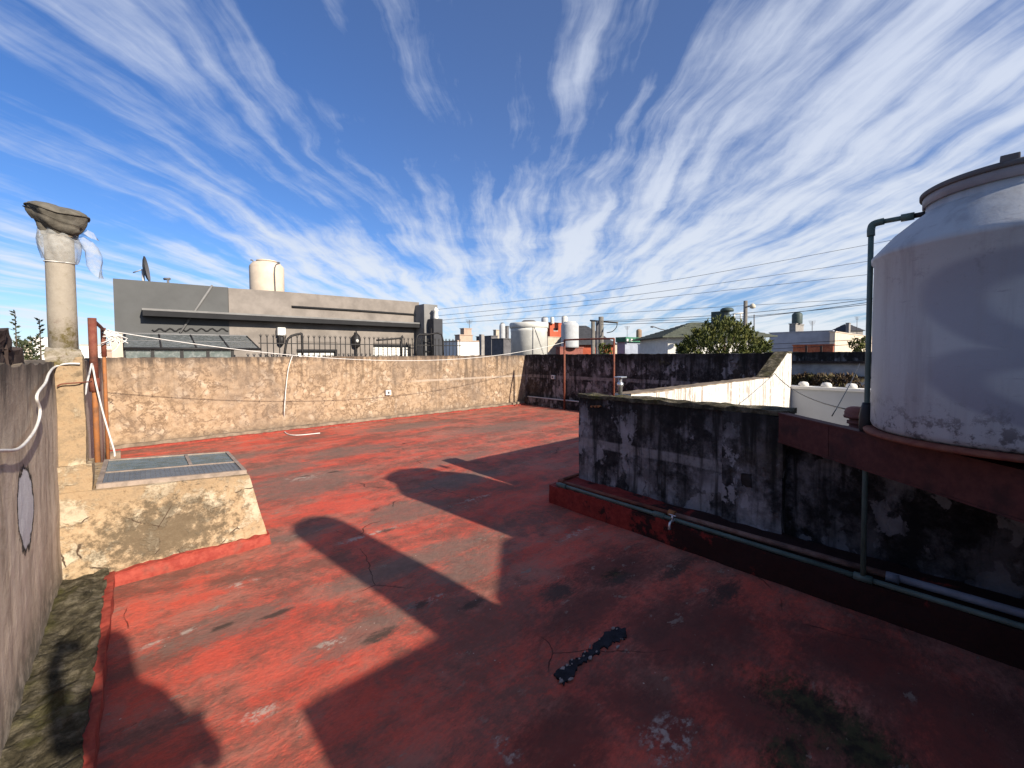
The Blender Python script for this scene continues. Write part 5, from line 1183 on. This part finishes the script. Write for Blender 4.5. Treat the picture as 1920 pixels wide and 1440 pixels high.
for px, pt_, pb, dep, lab in ((1523, 602, 625, 40, 'spindly aerial on the roof right of the dark green tank'), (1607, 594, 622, 55, 'thin television aerial above the cream house'), (1176, 612, 640, 55, 'thin television aerial left of the brown tank'), (880, 600, 620, 40, 'thin aerial above the small pink beige hut')):
    b = at_d(px, pb, dep); a = at_d(px, pt_, dep); t = thing('roof_aerial', lab, 'aerial', b)
    bm = nb(); tube(bm, [b - Vector((0, 0, 1.2)), a], .03, 5); part(t, 'mast', bm, M['conc_dark'])
    for k in range(4):
        q = a - Vector((0, 0, .12 * k)); bm = nb(); tube(bm, [q - camr * (.35 - .05 * k), q + camr * (.35 - .05 * k)], .018, 4); part(t, 'crossbar', bm, M['conc_dark'])
# saplings behind the left wall
for px, pt_, pb, lab in ((26, 583, 640, 'slim leafy sapling behind the broken bricks'), (72, 598, 672, 'slim leafy sapling between the flue and the broken bricks')):
    a, b = at_d(px, pb, 3.6), at_d(px + 2, pt_, 3.6)
    a.z = 1.2; t = thing('sapling', lab, 'plant', a)
    bm = nb(); tube(bm, [a, a.lerp(b, .5) + camr * .01, b], [.008, .006, .002], 6); part(t, 'stem', bm, M['bark'])
    bm = nb()
    for i in range(70):
        f = .25 + .75 * i / 70; c = a.lerp(b, f); an = rnd.uniform(0, 6.28)
        leaf_mesh(bm, c, Vector((math.cos(an), math.sin(an), .5)), rnd.uniform(.035, .065) * (1.2 - .5 * f), .009)
    part(t, 'leaves', bm, M['fol2'])
c = at_d(50, 700, 12); shrub('leafy_shrub', 'olive shrub beyond the left wall near the white house', (c.x, c.y, c.z - .6), .35, .35, 1.55, 500, .14, .03, M['fol2'])
c = at_d(1134, 690, 30); shrub('leafy_shrub', 'yellowish green shrub behind the utility poles', (c.x, c.y, c.z - .8), .7, .7, 2.4, 700, .25, .06, M['fol'])

# utility poles and lines
def pole(px, ptop_, dep, r, lab, mat, extra=None):
    a = at_d(px, ptop_, dep); b = Vector((a.x, a.y, -3.8))
    t = thing('utility_pole', lab, 'utility pole', b)
    bm = nb(); tube(bm, [b, (a + b) / 2, a], [r * 1.25, r * 1.1, r], 10); part(t, 'shaft', bm, mat)
    return t, a
t, a1 = pole(1127, 594, 32, .19, 'tallest grey timber utility pole beside the slate roof', M['woodpole'])
t, a2 = pole(1120, 603, 33, .13, 'dark utility pole standing close to the tallest one', M['conc_dark'])
t, a3 = pole(1112, 601, 34, .16, 'pale utility pole with a crossarm beside the slate roof', M['woodpole'])
bm = nb(); tube(bm, [at_d(1107, 601, 33.9), at_d(1158, 605, 31)], .07, 6); part(t, 'crossarm', bm, M['woodpole'])
bm = nb(); tube(bm, smooth_path([at_d(1157, 605, 31), at_d(1156, 613, 31), at_d(1149, 621, 31), at_d(1138, 624, 31.5)], 4), .03, 5); part(t, 'wire_loop', bm, M['blackp'])
t, a4 = pole(1398, 564, 23, .10, 'grey utility pole with a street lamp rising behind the conifer', M['woodpole'])
bm = nb(); tube(bm, [at_d(1398, 576, 22.95), at_d(1408, 574, 22.6)], .035, 6); part(t, 'lamp_arm', bm, M['conc_dark'])
bm = nb(); c = at_d(1411, 574, 22.5); lathe(bm, [(.02, -.14), (.13, -.10), (.15, 0), (.10, .10), (.03, .14)], c, 14); part(t, 'lamp_head', bm, M['lampglow'])
t = thing('street_lamp', 'slender far street lamp with a curved arm left of the tiled roof', 'street lamp', (at_d(1223, 640, 60).x, at_d(1223, 640, 60).y, -3.8))
a = at_d(1252, 640, 60); bm = nb(); tube(bm, smooth_path([Vector((a.x, a.y, -3.8)), at_d(1252, 628, 60), at_d(1249, 620, 60), at_d(1238, 617, 60), at_d(1227, 613, 60)], 4), .07, 6); part(t, 'mast', bm, M['conc_dark'])
bm = nb(); c = at_d(1223, 613, 60); lathe(bm, [(.05, -.12), (.3, -.04), (.25, .08), (.05, .14)], c, 12); part(t, 'lamp_head', bm, M['conc_dark'])
lines = [((822, 580), (1190, 537), (1760, 434)), ((822, 592), (1190, 553), (1760, 470)), ((822, 601), (1190, 563), (1760, 500)), ((822, 607), (1190, 585), (1760, 552)),
         ((1127, 602), (1390, 588), (1760, 545)), ((1127, 609), (1390, 597), (1760, 548)), ((1127, 604), (1390, 594), (1760, 556)), ((1205, 653), (1450, 645), (1700, 632)), ((1205, 664), (1450, 654), (1700, 640))]
for i, (a, b, c_) in enumerate(lines):
    d0, d1, d2 = (30, 27, 24) if i < 4 else (31, 25, 20)
    bm = nb(); tube(bm, smooth_path([at_d(*a, d0), at_d(*b, d1), at_d(*c_, d2)], 8), .012 if i < 4 else .015, 5)
    if i < 4: solo('overhead_wire', bm, M['blackp'], ('topmost', 'second highest', 'third highest', 'lowest')[i] + ' thin overhead wire slanting from the grey house pier to the water tank', 'wire', 'upper wires')
    elif i < 7: solo('overhead_wire', bm, M['blackp'], ('upper thin', 'lower sagging', 'middle')[i - 4] + ' dark cable strung from the utility poles past the lamp pole', 'wire', 'cables between the poles')
    else: solo('overhead_wire', bm, M['blackp'], ('upper', 'lower')[i - 7] + ' low cable strung before the blue grey wall and tiled house', 'wire', 'low cables')

# ------------------------------------------------------------------ unseen things inferred or added behind the camera to throw floor shadows, block sky
t = thing('stair_house', 'unseen stair house inferred from its shadow, with walls added to block sky light', 'building', (2.6, -4.5, 0))
bm = nb(); rough_box(bm, 0.92, 2.12, -4.5, -1.60, -0.03, 1.74, 0.2, .01, 3, None, .01, 71); part(t, 'wall', bm, M['pier'])
bm = nb(); prism(bm, [(2.122, -1.60, -.03), (2.52, -1.60, -.03), (2.52, -1.60, 1.95), (2.122, -1.60, 1.77)], (0, -.8, 0)); part(t, 'pier', bm, M['pier'])  # sloped top shaped to cast the diagonal shadow edge
bm = nb(); rough_box(bm, 2.522, 2.778, -2.4, -1.60, -0.03, 1.72, 0.2, .01, 3, None, .01, 75); part(t, 'sill', bm, M['pier'])  # added filler below the slot that lets the light patch through
bm = nb(); prism(bm, [(2.522, -1.60, 1.86), (2.778, -1.60, 1.86), (2.778, -1.60, 2.07), (2.522, -1.60, 1.952)], (0, -.3, 0)); part(t, 'lintel', bm, M['pier'])  # added to close the slot, shaped for the light patch on the floor
bm = nb(); rough_box(bm, 2.78, 3.2, -4.5, -1.62, -0.03, 2.08, 0.2, .01, 3, None, .01, 72); part(t, 'wall', bm, M['pier'])  # unseen wall added to darken the right side
bm = nb(); rough_box(bm, 3.205, 6.4, -4.5, -1.62, -0.03, 2.5, 0.2, .01, 3, None, .01, 77); part(t, 'wall', bm, M['pier'])  # unseen wall added and raised to cut sky light on the right
bm = nb(); rough_box(bm, 0.98, 6.4, -9.0, -4.52, -0.03, 2.85, 0.3, .01, 3, None, .01, 73); part(t, 'added_sky_block', bm, M['pier'])  # unseen block added further back to cut more sky light
bm = nb(); lathe(bm, [(0.225, 1.7), (0.225, 2.80), (0.215, 2.88), (0.18, 2.93), (0.08, 2.955), (0.01, 2.96)], (1.90, -1.9, 0), 28)
solo('roof_vent', bm, M['greytank'], 'round-topped vent drum on the stair house, out of view', 'vent')

# photographer stand-in, moved back onto an added step to cast the lower left shadow
def person():
    c = Vector((0.33, -1.05, 0.367))
    V = {'pel': (0, 0, .92), 'bel': (0, 0, 1.08), 'che': (0, .01, 1.28), 'nec': (0, .0, 1.49), 'hea': (0, .0, 1.62), 'top': (0, .0, 1.75),
         'hl': (-.10, 0, .88), 'kl': (-.12, .02, .48), 'al': (-.12, 0, .09), 'fl': (-.12, .14, .04),
         'hr': (.10, 0, .88), 'kr': (.12, .02, .48), 'ar': (.12, 0, .09), 'fr': (.12, .14, .04),
         'sl': (-.19, 0, 1.38), 'el': (-.31, .02, 1.22), 'wl': (-.36, .03, 1.50), 'nl': (-.33, .03, 1.60),
         'sr': (.19, 0, 1.38), 'er': (.27, .03, 1.16), 'wr': (.08, .11, 1.28), 'nr': (.02, .12, 1.33)}
    Rr = {'pel': (.16, .11), 'bel': (.15, .11), 'che': (.17, .12), 'nec': (.06, .06), 'hea': (.085, .10), 'top': (.06, .07), 'hl': (.10, .10), 'hr': (.10, .10), 'kl': (.065, .065), 'kr': (.065, .065), 'al': (.045, .045), 'ar': (.045, .045), 'fl': (.04, .03), 'fr': (.04, .03), 'sl': (.07, .07), 'sr': (.07, .07), 'el': (.045, .045), 'er': (.045, .045), 'wl': (.032, .032), 'wr': (.032, .032), 'nl': (.035, .025), 'nr': (.035, .025)}
    E = [('pel', 'bel'), ('bel', 'che'), ('che', 'nec'), ('nec', 'hea'), ('hea', 'top'), ('pel', 'hl'), ('hl', 'kl'), ('kl', 'al'), ('al', 'fl'), ('pel', 'hr'), ('hr', 'kr'), ('kr', 'ar'), ('ar', 'fr'), ('che', 'sl'), ('sl', 'el'), ('el', 'wl'), ('wl', 'nl'), ('che', 'sr'), ('sr', 'er'), ('er', 'wr'), ('wr', 'nr')]
    ks = list(V); rot = Matrix.Rotation(YAW, 3, 'Z')
    me = bpy.data.meshes.new('person'); me.from_pydata([c + rot @ Vector(V[k]) for k in ks], [(ks.index(a), ks.index(b)) for a, b in E], [])
    o = bpy.data.objects.new('person', me); COL.objects.link(o)
    md = o.modifiers.new('skin', 'SKIN')
    for i, k in enumerate(ks): me.skin_vertices[0].data[i].radius = Rr[k]; me.skin_vertices[0].data[i].use_root = (k == 'pel')
    o.modifiers.new('sub', 'SUBSURF').levels = 2
    me.materials.append(M['shirt'])
    dg = bpy.context.evaluated_depsgraph_get(); m2 = bpy.data.meshes.new_from_object(o.evaluated_get(dg)); bpy.data.objects.remove(o)
    o = bpy.data.objects.new('person', m2); COL.objects.link(o); m2.transform(Matrix.Translation(-c)); o.location = c
    tag(o, 'person in dark clothes standing in for the photographer on an added step, phone raised, unseen', 'person')
    return o
person()
hand = Vector((0.33, -1.05, 0.367)) + Matrix.Rotation(YAW, 3, 'Z') @ Vector((-.30, .05, 1.62))
bm = nb(); box(bm, -.075, .075, -.005, .004, -.037, .037, .003)
bmesh.ops.transform(bm, matrix=Matrix.Translation(hand) @ Matrix.Rotation(YAW, 4, 'Z'), verts=bm.verts[:])
solo('phone', bm, M['blackp'], 'phone held up in the raised hand of the person on the step', 'phone')
bm = nb(); rough_box(bm, 0.02, 0.68, -1.42, -0.72, -0.02, 0.372, 0.08, 0.006, 5, None, 0.006, 81)  # step added only to lift the person's shadow into place
solo('added_step', bm, M['curb'], 'unseen low step added under the person to place the cast shadow', 'step')
